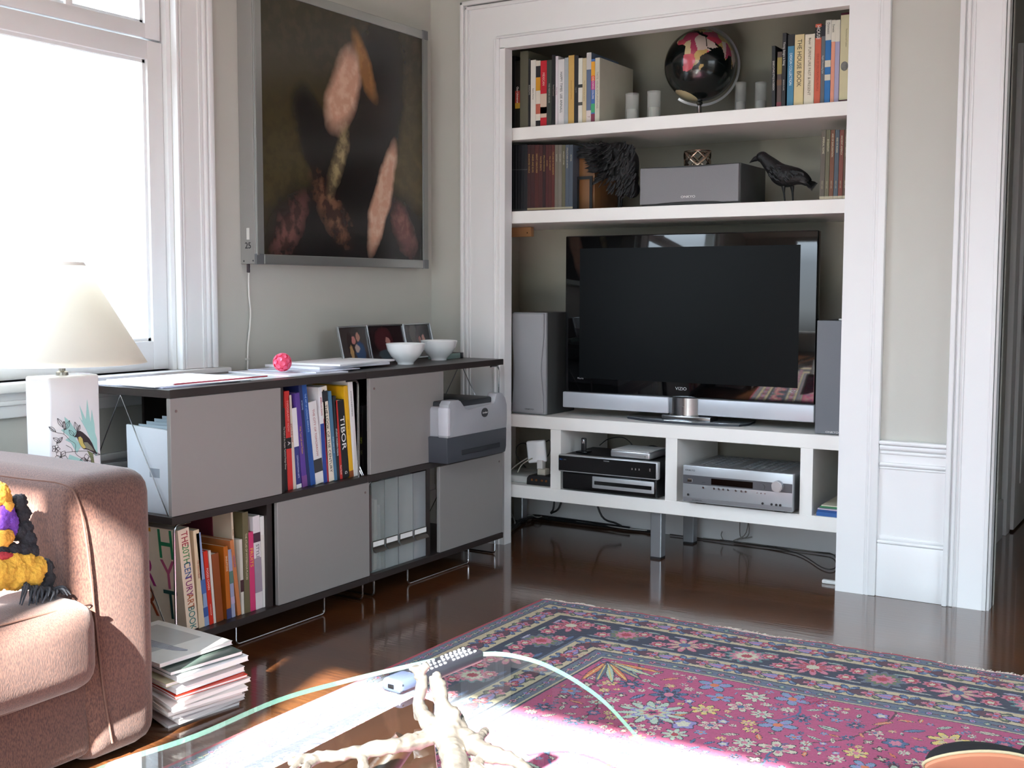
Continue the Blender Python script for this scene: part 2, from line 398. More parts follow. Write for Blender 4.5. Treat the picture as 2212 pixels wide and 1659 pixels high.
UX, UB = -2.485, -2.895          # unit front and back
U0, UM, U1 = 2.24, 3.100, 3.970   # unit ends and seam
darkw = mat('dark_laminate', '2c2523', .38, var=.12, scale=12, stretch=(1, .15, 1), bump=.05, bscale=90)
greyp = mat('grey_panel', '8c8987', .5, var=.02, scale=60)
greye = mat('grey_panel_edge', '9a9a98', .5, var=.01)
chrome = mat('steel_rod', 'b8b8ba', .22, 1.0, var=0)
ZB, ZM, ZT = (.060, .082), (.408, .430), (.762, .785)

def rod(bm, pts, r=.0035, bend=.02):
    P = [Vector(pts[0])]
    for a, b_, c in zip(pts, pts[1:], pts[2:]): P += rbend(a, b_, c, bend)
    P.append(Vector(pts[-1])); tube(bm, P, r, 8)
def unit(y0, y1, label):
    t = thing('storage_unit', label, 'shelving unit', (UX-.2, (y0+y1)/2, 0), group=None)
    for z0, z1 in (ZB, ZM, ZT):
        bm = B(); box(bm, UB, UX, y0, y1, z0, z1, .001, 1); wpart(t, 'shelf_board', bm, darkw)
    return t
def panel(t, y0, y1, z0, z1, knob):
    bm = B(); box(bm, UX-.016, UX-.001, y0, y1, z0, z1, .0015, 1, mi=0)
    o = wpart(t, 'sliding_panel', bm, greyp)
    bm = B(); T = bmesh.new(); bmesh.ops.create_cone(T, cap_ends=True, segments=16, radius1=.004, radius2=.004, depth=.002)
    merge(bm, T, 0, Matrix.Translation((UX-.0005, knob[0], knob[1])) @ Matrix.Rotation(PI/2, 4, 'Y')); wpart(o, 'screw_cap', bm, col('6d5a58', .4))
def pxY(x, y=900, X=UX): return pX(x, y, X).y
t1 = unit(U0, UM-.0008, 'dark low storage unit with grey sliding panels nearest the sofa, under the window')
t2 = unit(UM+.0008, U1, 'dark low storage unit with grey sliding panels in the corner, holding the printer')
for t, y in ((t1, 2.700), (t2, pxY(950))):    # uprights
    for z0, z1 in ((ZB[1], ZM[0]), (ZM[1], ZT[0])):
        yy = y
        if t is t1 and z0 < .2: yy = pxY(588)
        if t is t2 and z0 < .2: yy = pxY(933)
        bm = B(); box(bm, UB, UX-.018, yy-.011, yy+.011, z0, z1); wpart(t, 'divider', bm, darkw)
bm = B(); box(bm, UB-.004, UB+.006, 2.50, UM, ZM[1], ZT[0]); wpart(t1, 'back_panel', bm, darkw)
bm = B(); box(bm, UB-.004, UB+.006, U0+.02, UM, ZB[1], ZM[0]); wpart(t1, 'back_panel', bm, darkw)
bm = B(); box(bm, UB-.004, UB+.006, UM, 3.52, ZM[1], ZT[0]); wpart(t2, 'back_panel', bm, darkw)
bm = B(); box(bm, UB-.004, UB+.006, UM, U1-.02, ZB[1], ZM[0]); wpart(t2, 'back_panel', bm, darkw)
panel(t1, U0+.001, pxY(608), ZM[1]+.001, ZT[0]-.001, (U0+.022, .725))
panel(t1, pxY(597), pxY(797), ZB[1]+.001, ZM[0]-.001, (pxY(788), .375))
panel(t2, pxY(800), pxY(959), ZM[1]+.001, ZT[0]-.001, (pxY(809), .725))
panel(t2, pxY(950), U1-.002, ZB[1]+.001, ZM[0]-.001, (U1-.03, .375))
xr = UX-.055
for t, a, b_ in ((t1, U0, UM), (t2, UM, U1)):
    # end frames: upright rods hooked under the boards and the thin V braces
    for yy in (a+.016, b_-.016):
        s = 1 if yy < (a+b_)/2 else -1
        for z0, z1 in ((ZM[1], ZT[0]), (ZB[1], ZM[0])):
            if (t is t1 and s > 0 and z0 > .3) or (t is t2 and s > 0 and z0 > .3) or (t is t1 and s < 0 and z0 < .3): pass
            else:
                yr_ = pX(774, 920, UX-.012).y if (t is t1 and s < 0) else yy
                bm = B(); rod(bm, [(UX-.012, yr_+s*.06, z1-.004), (UX-.012, yr_, z1-.004), (UX-.012, yr_, z0)], .0035, .022)
                wpart(t, 'upright_rod', bm, chrome)
            bm = B(); mid = (UX+UB)/2
            tube(bm, [(mid, yy-s*.012, z1), (UX-.02, yy-s*.012, z0)], .0018, 6); tube(bm, [(mid, yy-s*.012, z1), (UB+.02, yy-s*.012, z0)], .0018, 6)
            wpart(t, 'wire_brace', bm, chrome)
# wire skids under the units
def skid(t, pa, pb, front=UX-.012):
    a, b_ = pX(pa, 1350, front).y, pX(pb, 1300, front).y
    bm = B(); rod(bm, [(front, a, ZB[0]), (front, a, .004), (front, b_, .004), (front, b_, ZB[0])], .0035, .016); wpart(t, 'wire_foot', bm, chrome)
skid(t1, 509, 700); skid(t2, 881, 1012)
for t, p in ((t1, 783), (t2, 808), (t2, 1069)):
    y = pX(p, 1280, UX-.012).y
    bm = B(); rod(bm, [(UX-.012, y, ZB[0]), (UX-.012, y, .004), (UX-.34, y, .004), (UX-.34, y, ZB[0])], .0035, .016); wpart(t, 'wire_foot', bm, chrome)

# ------------------------------------------------------------------ books
pagem = mat('page_edges', 'e4ddcc', .8, var=.1, scale=3, stretch=(400, 1, 1))
def book(label, w, h, d, c, loc, rz, lean=0, bands=(), title=None, tcol='f0f0ea', tsize=.5, twist=0, cover=None, group=None, cat='book', soft=False, tpos=0, pages=True):
    """local frame: x across the spine, y into the shelf, z up; spine at y=0"""
    th = math.radians(lean); lift = w/2*abs(math.sin(th))
    t = thing('book', label, cat, (loc[0], loc[1], loc[2]+lift), group=group)
    t.rotation_euler = (Matrix.Rotation(rz, 4, 'Z') @ Matrix.Rotation(twist, 4, 'Z') @ Matrix.Rotation(-th, 4, 'Y')).to_euler()
    k = .0012 if soft or w < .012 else .002
    cm = col(c, .38)
    bm = B(); box(bm, -w/2, w/2, 0, k, 0, h, .0004, 1); box(bm, -w/2, -w/2+k, k, d, 0, h); box(bm, w/2-k, w/2, k, d, 0, h)
    if cover: T = None
    fin(bm, 'cover', cm, t)
    if pages:
        bm = B(); box(bm, -w/2+k+.0002, w/2-k-.0002, k+.0005, d-(.001 if soft else .004), (.0005 if soft else .003), h-(.0005 if soft else .003)); fin(bm, 'pages', pagem, t)
    for z0, z1, bc in bands:
        bm = B(); box(bm, -w/2-.0003, w/2+.0003, -.0004, k*.6, z0*h, z1*h); fin(bm, 'spine_band', col(bc, .4), t)
    if title:
        for (s, zc, fr, tc, sx) in (title if isinstance(title, list) else [(title, .5+tpos, tsize, tcol, 1.0)]):
            size = w*fr*1.3
            text(s, size, (0, -.0007, zc*h), (0, 0, -1), (1, 0, 0), col(tc, .5), t, 'title', sx=sx, depth=.0002)
    return t
def row(rows, crop, X=None, Y=None, z0=0, ybase=None, depth=.2, group=None, zc=None, recess=0):
    """rows: (topL, bottomL, bottomR, topY, label, colour, opts) read in the pixels of a crop (x0, y0, scale)"""
    cx0, cy0, s = crop; out = []
    for r in rows:
        tL, bL, bR, tY, label, c = r[:6]; o = dict(r[6]) if len(r) > 6 else {}
        fx = lambda v: cx0+v/s; fy = lambda v: cy0+v/s
        yb = ybase(bL)
        inset = o.pop('inset', 0)
        if X is not None:
            Xp = X-inset
            a, b_ = pX(fx(bL), fy(yb), Xp).y, pX(fx(bR), fy(yb), Xp).y; top = pX(fx(tL), fy(tY), Xp)
            off = top.y-a; loc = (Xp, (a+b_)/2, z0); rz = PI/2
        else:
            Yp = Y+inset
            a, b_ = pY(fx(bL), fy(yb), Yp).x, pY(fx(bR), fy(yb), Yp).x; top = pY(fx(tL), fy(tY), Yp)
            off = top.x-a; loc = ((a+b_)/2, Yp, z0); rz = 0
        w = (b_-a)*o.pop('wf', .985); h = math.hypot(top.z-z0, off) if 'lean' not in o else (top.z-z0)
        lean = o.pop('lean', math.degrees(math.atan2(-off, top.z-z0)))
        h = min(h, o.pop('hmax', 9))
        out.append(book(label, w, h, o.pop('d', depth), c, loc, rz, lean, group=group, **o))
    return out
U = dict
# row A: standing on the middle board of the near unit
GA = 'books on the middle board of the near storage unit'
cropA = (560, 680, 3.95)
row([
 (180, 196, 216, 740, 'thin gold-edged book half hidden by the grey panel, above the lower books', 'a08a4c', U(lean=3.4)),
 (192, 218, 244, 800, 'black slim book with tiny white lettering beside the tall grey panel', '1d1b1c', U(title=[('The Work of the People: Technical Design Group', .52, .5, 'd8d4cc', .75)])),
 (212, 248, 291, 655, 'bright red book standing next to the slim black book', 'c9302c', U(bands=[(.42, .53, '241c1e')], title=[('TYPOGRAPHY NOW', .75, .4, 'e8a8a0', .9), ('A', .475, .6, 'dddddd', 1)])),
 (249, 293, 318, 688, 'thin cream book right of the bright red book', 'cfc3b4', U(title=[('graphis design annual', .6, .5, 'a04848', .8)])),
 (277, 322, 361, 800, 'short book, white above and navy below, right of the thin cream book', '35397c', U(bands=[(.52, 1, 'e2e2e6'), (0, .05, 'e6e6ea')], title=[('COMMUNICATION ARTS', .27, .3, 'c8ccf0', .8)], d=.17)),
 (303, 372, 412, 672, 'purple book with orange lettering leaning among the blue books', '5a3d94', U(title=[('Web Type Lab and Motion', .5, .36, 'd8a860', .8)], bands=[(0, .12, '7a4a8c')])),
 (335, 412, 440, 600, 'dark navy tall book right of the purple book', '202c5e', U(title=[('INTERIORS', .8, .4, '9ab0e0', .8)])),
 (362, 442, 482, 600, 'blue tall book with pale lettering left of the white photo-spine book', '24519a', U(title=[('THE ART OF LOOKING SIDEWAYS', .72, .35, 'a8c4ee', .8)])),
 (418, 485, 552, 750, 'white thick book with a black-and-white photo low on its spine', 'dedede', U(title=[('THE CITY OF TOMORROW', .62, .26, 'b06a6a', 1)], bands=[(.14, .30, '3a3a3c')], d=.17)),
 (505, 553, 580, 620, 'white book with a blue lower spine, beside a thin crimson book', 'e4e4e6', U(bands=[(0, .62, '2a4596')], title=[('AMERICAN FONTS', .8, .45, 'b04040', .8)])),
 (540, 581, 597, 640, 'thin crimson book between the blue-and-white one and the cream one', '9c2434', U()),
 (530, 597, 642, 615, 'cream book lettered THE LOOK OF THE CENTURY', 'e9e2d0', U(title=[('THE LOOK OF THE CENTURY', .45, .5, '2a2824', 1.0)], bands=[(.84, .95, '26262a')])),
 (590, 643, 667, 655, 'slate blue slim book right of the cream century book', '4c7896', U(title=[('Graphic design sources', .4, .4, 'b8d4e4', .8)])),
 (630, 668, 691, 695, 'slim dark book with white boxed lettering left of the thin red one', '24262c', U(title=[('STUDIO MODERN FORMS', .45, .5, 'e0e0e0', .9)])),
 (645, 692, 713, 735, 'thin red book hugging the black book with large white capitals', 'c62f2a', U(title=[('Paul Rand', .12, .6, 'e8c8b8', .8)])),
 (664, 715, 771, 735, 'black book with large white capitals TIBOR', '19191b', U(title=[('TIBOR', .58, .68, 'f0f0ec', 1.35), ('G', .07, .35, 'f0f0ec', 1)])),
 (720, 774, 806, 610, 'tall yellow book right of the black book with white capitals', 'e5b01e', U(bands=[(0, .07, '8c4a20')], title=[('national design annual', .55, .3, 'a87c10', .8)])),
 (757, 808, 845, 555, 'tallest white book at the right end of the row, by the steel rod', 'e8e8e6', U(title=[('architecture and interiors', .75, .35, '8a8a8c', .8)])),
], cropA, X=UX-.03, z0=ZM[1], ybase=lambda v: 1500-(v-200)*.205, depth=.21, group=GA)
# the dark slot right of the rod
row([
 (845, 862, 884, 850, 'black book with yellow-green capitals in the dark slot right of the steel rod', '151515', U(lean=1, inset=.03, title=[('INFO', .55, .6, 'b4c83c', .9), ('GD', .35, .6, '7c8a5c', 1)])),
 (870, 886, 922, 780, 'dark grey book deep in the slot beside the large grey panel', '2a2a2c', U(lean=0, inset=.05)),
], cropA, X=UX-.03, z0=ZM[1], ybase=lambda v: 1365, depth=.18, group=GA)
# row B: bottom board, near unit
GB = 'books on the bottom board of the near storage unit'
cropB = (300, 1060, 4.608)
bB = lambda v: 1440-(v-480)*.35
row([
 (384, 484, 596, 400, 'big cream art book with rainbow capitals on spine and cover, first on the bottom board', 'ead9c2', U(d=.27, title=[('THE', .90, .62, 'a8283c', .72), ('20TH', .745, .62, '3c8c4c', .72), ('CEN', .595, .62, '2c5c94', .72), ('TURY', .44, .62, '8c2470', .72), ('ART', .285, .62, 'b85c2c', .72), ('BOOK', .12, .62, '2c7c78', .72)])),
 (540, 600, 658, 400, 'cream slim book with red lettering leaning right of the big art book', 'e2cfae', U(d=.22, title=[('The Interiors Book', .6, .3, 'b04838', .8)])),
 (568, 658, 704, 430, 'pale blue patterned book between the cream one and the red one', '8fa6cc', U(d=.22, bands=[(.35, .5, '4c6cac'), (.1, .2, '3c5ca0')])),
 (640, 706, 748, 610, 'red book lettered FOOD CHAIN', 'd0301c', U(d=.2, title=[('FOOD CHAIN', .62, .5, 'f0e0d8', 1.0), ('WORKSHOP', .2, .32, 'f0c0b0', .9)])),
 (692, 749, 772, 600, 'thin white book right of the red FOOD CHAIN book', 'dcd8d0', U(d=.2)),
 (722, 776, 846, 640, 'brown book with a plain cover in front of the dark red album', '8c4820', U(d=.2)),
 (842, 880, 922, 560, 'orange-spined book lettered SKELETONS', 'b8641c', U(d=.22, title=[('SKELETONS', .76, .42, 'ecd8b8', .95)], bands=[(0, .14, '38406c')])),
 (886, 928, 964, 590, 'pale blue-grey book with a green patch, right of the SKELETONS book', '9aa0bc', U(d=.19, bands=[(.5, .68, '5c7c70'), (.2, .3, 'b8a8c0')])),
 (905, 986, 1022, 500, 'orange and purple book lettered VERDURE on the bottom board', 'c47a4a', U(d=.22, title=[('VERDURE', .72, .5, '6c5494', .9)])),
 (1000, 1024, 1052, 490, 'thin white-grey book left of the olive atlas', 'd0ccc0', U(d=.21, bands=[(.30, .46, '4a2c30')])),
 (1030, 1056, 1112, 220, 'olive book lettered THE ATLAS OF MYSTERIOUS PLACES', '6a6246', U(d=.24, title=[('THE ATLAS OF MYSTERIOUS PLACES', .56, .34, 'd8ccac', .85)])),
 (1085, 1113, 1166, 420, 'pink book lettered FRUITS', 'cc3c70', U(d=.2, title=[('FRUITS', .68, .6, 'f0b850', 1.1)])),
 (1132, 1168, 1236, 260, 'white thick magazine-like book with a grey photo strip, right of the pink one', 'dcd6d8', U(d=.23, bands=[(.18, .55, '9a8e9c'), (.72, .82, '4a3040')], title=[('STYLE', .62, .5, '6a6a70', .9)])),
 (1205, 1238, 1277, 262, 'white periodical volume with a brown stripe, second from the dark divider', 'e6e6e2', U(d=.23, bands=[(.2, .8, 'e0dcd4')])),
 (1250, 1279, 1320, 240, 'white periodical volume touching the dark divider', 'eaeae8', U(d=.23)),
], cropB, X=UX-.03, z0=ZB[1], ybase=bB, depth=.22, group=GB)
row([
 (560, 700, 900, 295, 'large dark red album standing deep behind the lower books', '5c1424', U(lean=0, inset=.09, d=.26, wf=.5)),
 (915, 965, 985, 212, 'tall ivory book with brown lettering rising behind the orange one', 'cfc0a8', U(inset=.012, d=.22, title=[('FLORA', .8, .6, '8c5c34', 1)])),
], cropB, X=UX-.03, z0=ZB[1], ybase=bB, depth=.22, group=GB)
# coloured capitals on the cover of the big art book (it faces the open end of the unit)
ab = [o for o in bpy.data.objects if o.get('label', '').startswith('big cream art book')][0]
cb = [o for o in ab.children if o.name.startswith('cover')][0]
wab = max(abs(v.co.x) for v in cb.data.vertices); hab = max(v.co.z for v in cb.data.vertices)
LT = [['0', '3c7a34'], ['T', 'e0a020'], ['H', '1c8454'], ['U', '8c6470'], ['R', 'a01c6c'], ['Y', 'c05880'], ['A', '3a5c30'], ['R', 'a8481c'], ['T', '1c4a44']]
for i, (s, c) in enumerate(LT):
    cx_, cz_ = .225-(i % 3)*.085, hab*(.83-.30*(i//3))
    text(s, .125, (-wab-.0006, cx_, cz_), (0, -1, 0), (0, 0, 1), col(c, .5), ab, 'cover_letter', sx=.78)

# frosted plastic binder standing at the open end, and its loose sheets
fro = mat('frosted_plastic', 'e2eaf4', .35, var=.02, alpha=.92)
t = thing('document_case', 'translucent white plastic document case standing at the open end under the worktop', 'document case', (-2.60, 2.30, ZM[1]))
a, b_ = pY(276, 1000, 2.262).x, -2.505
bm = B(); prism(bm, [(a, ZM[1]), (b_, ZM[1]), (b_, ZM[1]+.238), (a-.004, ZM[1]+.246)], 'y', 2.262, 2.272, .002); wpart(t, 'front_sheet', bm, fro)
for i in range(6):
    bm = B(); z = ZM[1]+.248+.006*i; box(bm, a+.03+.008*i, b_-.002, 2.278+.022*i, 2.280+.022*i, ZM[1], z); wpart(t, 'divider_sheet', bm, mat('clear_sheet', 'b9cbd8', .3, var=.02, alpha=.75))
bm = B(); box(bm, a, b_, 2.262, 2.41, ZM[1], ZM[1]+.003); wpart(t, 'base_sheet', bm, fro)
bm = B(); q = pY(330, 1022, 2.262); box(bm, q.x-.012, q.x+.028, 2.2612, 2.262, q.z-.012, q.z+.014); wpart(t, 'label_card', bm, col('9aa4b0', .6))

# frosted magazine files in the far unit
GF = 'frosted magazine files'
whp = col('eeeeec', .6)
for i, (xa, xb, tint, lab) in enumerate([(803, 832, 'a8b0ae', 'leftmost frosted magazine file, reddish papers inside'), (832, 861, 'b4bcbc', 'frosted magazine file second from the left with a leaning grey paper'),
        (862, 893, 'c0c6c6', 'frosted magazine file third from the left, dark-lined papers inside'), (893, 923, 'b8bcc0', 'rightmost frosted magazine file beside the dark divider')]):
    X0 = UX-.022
    a, b_ = pX(xa, 1200, X0).y, pX(xb, 1200, X0).y-.002
    t = thing('magazine_file', lab, 'magazine file', (X0-.12, (a+b_)/2, ZB[1]), group=GF)
    bm = B(); h = .316
    box(bm, X0-.002, X0, a, b_, ZB[1], ZB[1]+h); box(bm, X0-.24, X0, a, a+.0015, ZB[1], ZB[1]+h); box(bm, X0-.24, X0, b_-.0015, b_, ZB[1], ZB[1]+h); box(bm, X0-.24, X0, a, b_, ZB[1], ZB[1]+.002)
    wpart(t, 'case', bm, mat('frosted_file_%d' % i, tint, .3, var=.04, scale=20, alpha=.40))
    for j, (f0, f1, c, lean_) in enumerate([(.08, .28, ['b05c64', 'c8ccc8', '50546c', 'd0d0cc'][i], .0), (.34, .6, ['d8d8cc', '8c9498', '787c80', 'c8c4bc'][i], .006), (.66, .92, ['b4b8b4', 'c4c8c8', 'd4d0c8', ['b06c6c', '6c94a4'][i % 2]][i], .0)]):
        bm = B(); w = b_-a; prism(bm, [(a+f0*w, ZB[1]+.003), (a+f1*w-.003, ZB[1]+.003), (a+f1*w-.003+lean_, ZB[1]+.27-.02*j), (a+f0*w+lean_, ZB[1]+.27-.02*j)], 'x', X0-.21, X0-.012)
        wpart(t, 'papers', bm, col(c, .8))
    zl = pX(xa, 1160+(803-xa)*.25, X0).z; zl = .168
    bm = B(); box(bm, X0, X0+.002, a+.004, b_-.005, zl, zl+.024); h2 = wpart(t, 'label_holder', bm, mat('file_metal', '6f6a62', .35, .8, var=0))
    bm = B(); box(bm, X0+.0015, X0+.0028, a+.006, b_-.007, zl+.004, zl+.021); wpart(h2, 'label_card', bm, whp)
    bm = B(); prism(bm, [(X0, zl), (X0+.012, zl-.012), (X0+.013, zl-.016), (X0, zl-.004)], 'y', a+.004, b_-.004); wpart(t, 'finger_pull', bm, mat('file_metal', '6f6a62', .35, .8, var=0))

# ------------------------------------------------------------------ printer
pl = mat('printer_light_plastic', 'a2a5ab', .42, var=.02); pd = mat('printer_dark_plastic', '3a3e46', .45, var=.03); pdk = mat('printer_tray_dark', '24272c', .4, var=.02)
PXF = -2.412; y0, y1 = pxY(961, 900, PXF), pxY(1090, 900, PXF); zb, zt = ZM[1]+.001, ZM[1]+.236
t = thing('laser_printer', 'two-tone grey laser printer standing in the open bay at the corner end', 'printer', (-2.6, (y0+y1)/2, zb))
bm = B(); box(bm, UB+.03, PXF, y0+.012, y1-.012, zb+.085, zt-.03, .014, 3); wpart(t, 'body', bm, pl)
bm = B(); prism(bm, [(y0, zb+.095), (y1-.004, zb+.095), (y1, zb+.13), (y1-.002, zt-.050), (y1-.014, zt-.022), (y1-.035, zt-.004), (y1-.052, zt), (y1-.075, zt-.002), (y1-.083, zt-.012), (y1-.088, zt-.030), (y1-.098, zt-.038), (y0+.135, zt-.048), (y0+.120, zt-.044), (y0+.085, zt-.012), (y0+.070, zt-.006), (y0+.02, zt-.006), (y0+.006, zt-.02)], 'x', PXF-.03, PXF+.012, .003)
wpart(t, 'front_cover', bm, pl)
bm = B(); box(bm, PXF-.032, PXF+.0135, y0-.001, y0+.02, zb+.10, zt-.03, .006, 2); wpart(t, 'side_trim', bm, col('c8cad2', .35))
bm = B(); prism(bm, [(y0+.002, zb), (y1-.01, zb), (y1-.002, zb+.02), (y1, zb+.09), (y1-.003, zb+.098), (y0, zb+.096)], 'x', UB+.04, PXF+.01, .004); pt = wpart(t, 'paper_tray', bm, pd)
bm = B(); box(bm, PXF+.008, PXF+.0115, y0+.09, y1-.05, zb+.022, zb+.042, .002, 1); wpart(pt, 'tray_grip', bm, pdk)
bm = B(); box(bm, UB+.06, PXF-.004, y0+.03, y1-.085, zt-.06, zt-.012, .008, 2); wpart(t, 'output_tray', bm, pdk)
bm = B(); yc = y0+(y1-y0)*.60; T = bmesh.new(); bmesh.ops.create_cone(T, cap_ends=True, segments=28, radius1=.021, radius2=.021, depth=.004)
merge(bm, T, 0, Matrix.Translation((PXF+.013, yc, zb+.168)) @ Matrix.Diagonal((1, 1, .82, 1)) @ Matrix.Rotation(PI/2, 4, 'Y')); bd = wpart(t, 'badge', bm, pdk)
wtext('brother', .011, (PXF+.0155, yc, zb+.168), (0, 1, 0), (0, 0, 1), col('c8c8cc', .4), bd, 'badge_lettering')

# ------------------------------------------------------------------ things on top of the units
ZU = ZT[1]
paperm = mat('white_paper', 'f0f0f4', .7, var=.02)
def flat_poly(name, pts, z0, z1, m, label, cat, group=None, kids=()):
    """a flat stack standing on the worktop, its corners given as pixels on that height"""
    P = [pZ(x, y, z1) for x, y in pts]
    bm = B(); prism(bm, [(p.x, p.y) for p in P], 'z', z0, z1)
    return onething(name, bm, m, label, cat, group)
GP = 'papers on the worktop'
def sheet(name, cxy, w, d, rz, z0, h, m, label, cat='paper', group=GP):
    bm = B(); box(bm, -w/2, w/2, -d/2, d/2, 0, h, min(h/3, .0006), 1)
    o = fin(bm, name, m); o.location = (cxy[0], cxy[1], z0); o.rotation_euler = (0, 0, rz)
    return tag(o, label, cat, group)
sheet('magazine', (-2.70, 2.40), .32, .30, .05, ZU, .003, col('b8bcd8', .3), 'blue-edged glossy magazine lying lowest at the near end of the worktop', 'magazine')
sheet('paper_sheet', (-2.685, 2.43), .30, .36, -.06, ZU+.003, .003, paperm, 'white paper sheets under the red-edged folder on the worktop')
t = thing('folder', 'white folder with a red edge lying on papers at the near end of the worktop', 'folder', (-2.69, 2.47, ZU+.0062)); t.rotation_euler = (0, 0, .0)
bm = B(); box(bm, -.14, .14, -.16, .16, 0, .004, .001, 1); fin(bm, 'cover', paperm, t)
bm = B(); box(bm, .141, .143, -.155, .22, .0, .0042); fin(bm, 'spine', col('a83848', .4), t)
sheet('paper_sheet', (-2.66, 2.72), .25, .33, .02, ZU, .0022, mat('glossy_paper', 'dfe3e6', .15, var=.03), 'glossy grey-white sheet lying between the folder and the pink ball')
sheet('magazine', (-2.68, 2.93), .30, .26, -.12, ZU, .004, col('dcdce4', .3), 'white magazine lying under the pink ball', 'magazine')
sheet('magazine', (-2.69, 3.02), .29, .24, .05, ZU+.0045, .003, col('c8ccdc', .25), 'pale blue glossy magazine with a picture, right of the pink ball', 'magazine')
sheet('paper_sheet', (-2.72, 3.18), .26, .36, -.05, ZU+.008, .009, mat('paper_stack', 'e4e4ea', .7, var=.08, scale=2, stretch=(1, 1, 400)), 'stack of white papers near the photo frames')
sheet('paper_sheet', (-2.70, 3.22), .24, .34, .08, ZU+.0175, .006, paperm, 'topmost white papers of the stack near the photo frames')
# pink ball covered in suction discs
pk = mat('pink_rubber', 'f0587c', .3, var=.03, sub=.3)
pc = Vector((-2.62, pZ(610, 806, ZU).y-.02, ZU+.0075+.032))
pc = pX(610, 789, -2.65); pc.z = ZU+.008+.0305
t = thing('suction_ball', 'bright pink rubber ball covered in small suction discs, on the worktop papers', 'ball', (pc.x, pc.y, ZU+.008))
bm = B(); ball(bm, pc, .026, sub=3); wpart(t, 'core', bm, pk)
bm = B(); N = 34
for i in range(N):
    z = 1-2*(i+.5)/N; r = math.sqrt(1-z*z); ph = i*2.39996; d = Vector((r*math.cos(ph), r*math.sin(ph), z))
    T = bmesh.new(); q = d.to_track_quat('Z', 'Y').to_matrix().to_4x4()
    lathe(T, [(0, -.004), (.0035, -.004), (.0035, 0), (.0078, .0022), (.0078, .0032), (.003, .0012), (0, .0012)], 14)
    merge(bm, T, 0, Matrix.Translation(pc+d*.0265) @ q)
o = wpart(t, 'suction_disc', bm, pk); o['kind'] = 'stuff'
# bowls
porc = mat('white_porcelain', 'eef0f0', .12, var=.005, coat=.3)
bp_ = [(0, .004), (.020, .004), (.026, 0), (.030, 0), (.031, .006), (.036, .012), (.054, .030), (.067, .052), (.0725, .074), (.0735, .076), (.072, .0775), (.0695, .075), (.064, .052), (.050, .030), (.030, .014), (0, .012)]
bl = pZ(886, 783, ZU); br_ = pZ(950, 778, ZU)
for p, lab in ((Vector((-2.615, pX(876, 760, -2.615).y, ZU)), 'white porcelain footed bowl, the nearer of the two on the worktop'), (Vector((-2.66, pX(948, 755, -2.66).y, ZU)), 'white porcelain footed bowl nearer the room corner')):
    t = thing('bowl', lab, 'bowl', p, group='pair of white bowls')
    bm = B(); lathe(bm, bp_, 48); fin(bm, 'dish', porc, t, 50)
bb = [o for o in bpy.data.objects if o.get('label', '').startswith('white porcelain footed bowl, the nearer')][0]
# triple photo frame
alu = mat('frame_aluminium', 'b4b6b8', .28, 1.0, var=0)
def photo_mat(name, base, blobs):
    m = bpy.data.materials.new(name); m.use_nodes = True; n = m.node_tree.nodes; l = m.node_tree.links; b = n['Principled BSDF']; b.inputs['Roughness'].default_value = .2
    tc = n.new('ShaderNodeTexCoord'); nz = n.new('ShaderNodeTexNoise'); nz.inputs['Scale'].default_value = 60; l.new(tc.outputs['Object'], nz.inputs[0])
    sc_ = n.new('ShaderNodeVectorMath'); sc_.operation = 'SCALE'; sc_.inputs['Scale'].default_value = .016; l.new(nz.outputs[1], sc_.inputs[0])
    ad = n.new('ShaderNodeVectorMath'); l.new(tc.outputs['Object'], ad.inputs[0]); l.new(sc_.outputs[0], ad.inputs[1])
    cur = None; rgb = n.new('ShaderNodeRGB'); rgb.outputs[0].default_value = srgb(base); cur = rgb.outputs[0]
    for (x, z, rx, rz_, c) in blobs:
        s = n.new('ShaderNodeMapping'); s.vector_type = 'TEXTURE'; s.inputs['Location'].default_value = (x+.008, 0, z+.008); s.inputs['Scale'].default_value = (rx, 1e3, rz_)
        l.new(ad.outputs[0], s.inputs[0]); ln = n.new('ShaderNodeVectorMath'); ln.operation = 'LENGTH'; l.new(s.outputs[0], ln.inputs[0])
        r = n.new('ShaderNodeMapRange'); r.inputs['From Min'].default_value = 1.1; r.inputs['From Max'].default_value = .85; l.new(ln.outputs['Value'], r.inputs[0])
        mx = n.new('ShaderNodeMix'); mx.data_type = 'RGBA'; l.new(r.outputs[0], mx.inputs[0]); l.new(cur, mx.inputs[6]); mx.inputs[7].default_value = srgb(c); cur = mx.outputs[2]
    l.new(cur, b.inputs['Base Color']); return m
t = thing('photo_frame', 'three-panel silver photo frame with dim indoor snapshots, standing behind the bowls', 'photo frame', (-2.80, 3.50, ZU))
PB = [('3c3230', [(-.03, .07, .022, .05, '2a1416'), (-.005, .088, .013, .016, 'c87e78'), (.028, .098, .014, .018, 'b88474'), (.03, .04, .035, .04, '2c4c78'), (-.03, .04, .012, .03, 'b8905c'), (.012, .055, .016, .016, 'c0a8a0')]),
      ('2a1c1e', [(-.02, .08, .05, .05, '4a2428'), (.0, .075, .012, .016, 'b07c74'), (-.02, .025, .04, .02, '3c4850')]),
      ('302a2c', [(-.03, .1, .03, .05, '5c5854'), (.0, .085, .02, .03, '2c1c20'), (.012, .075, .011, .015, 'a8746c'), (.04, .08, .012, .016, 'b0847c')])]
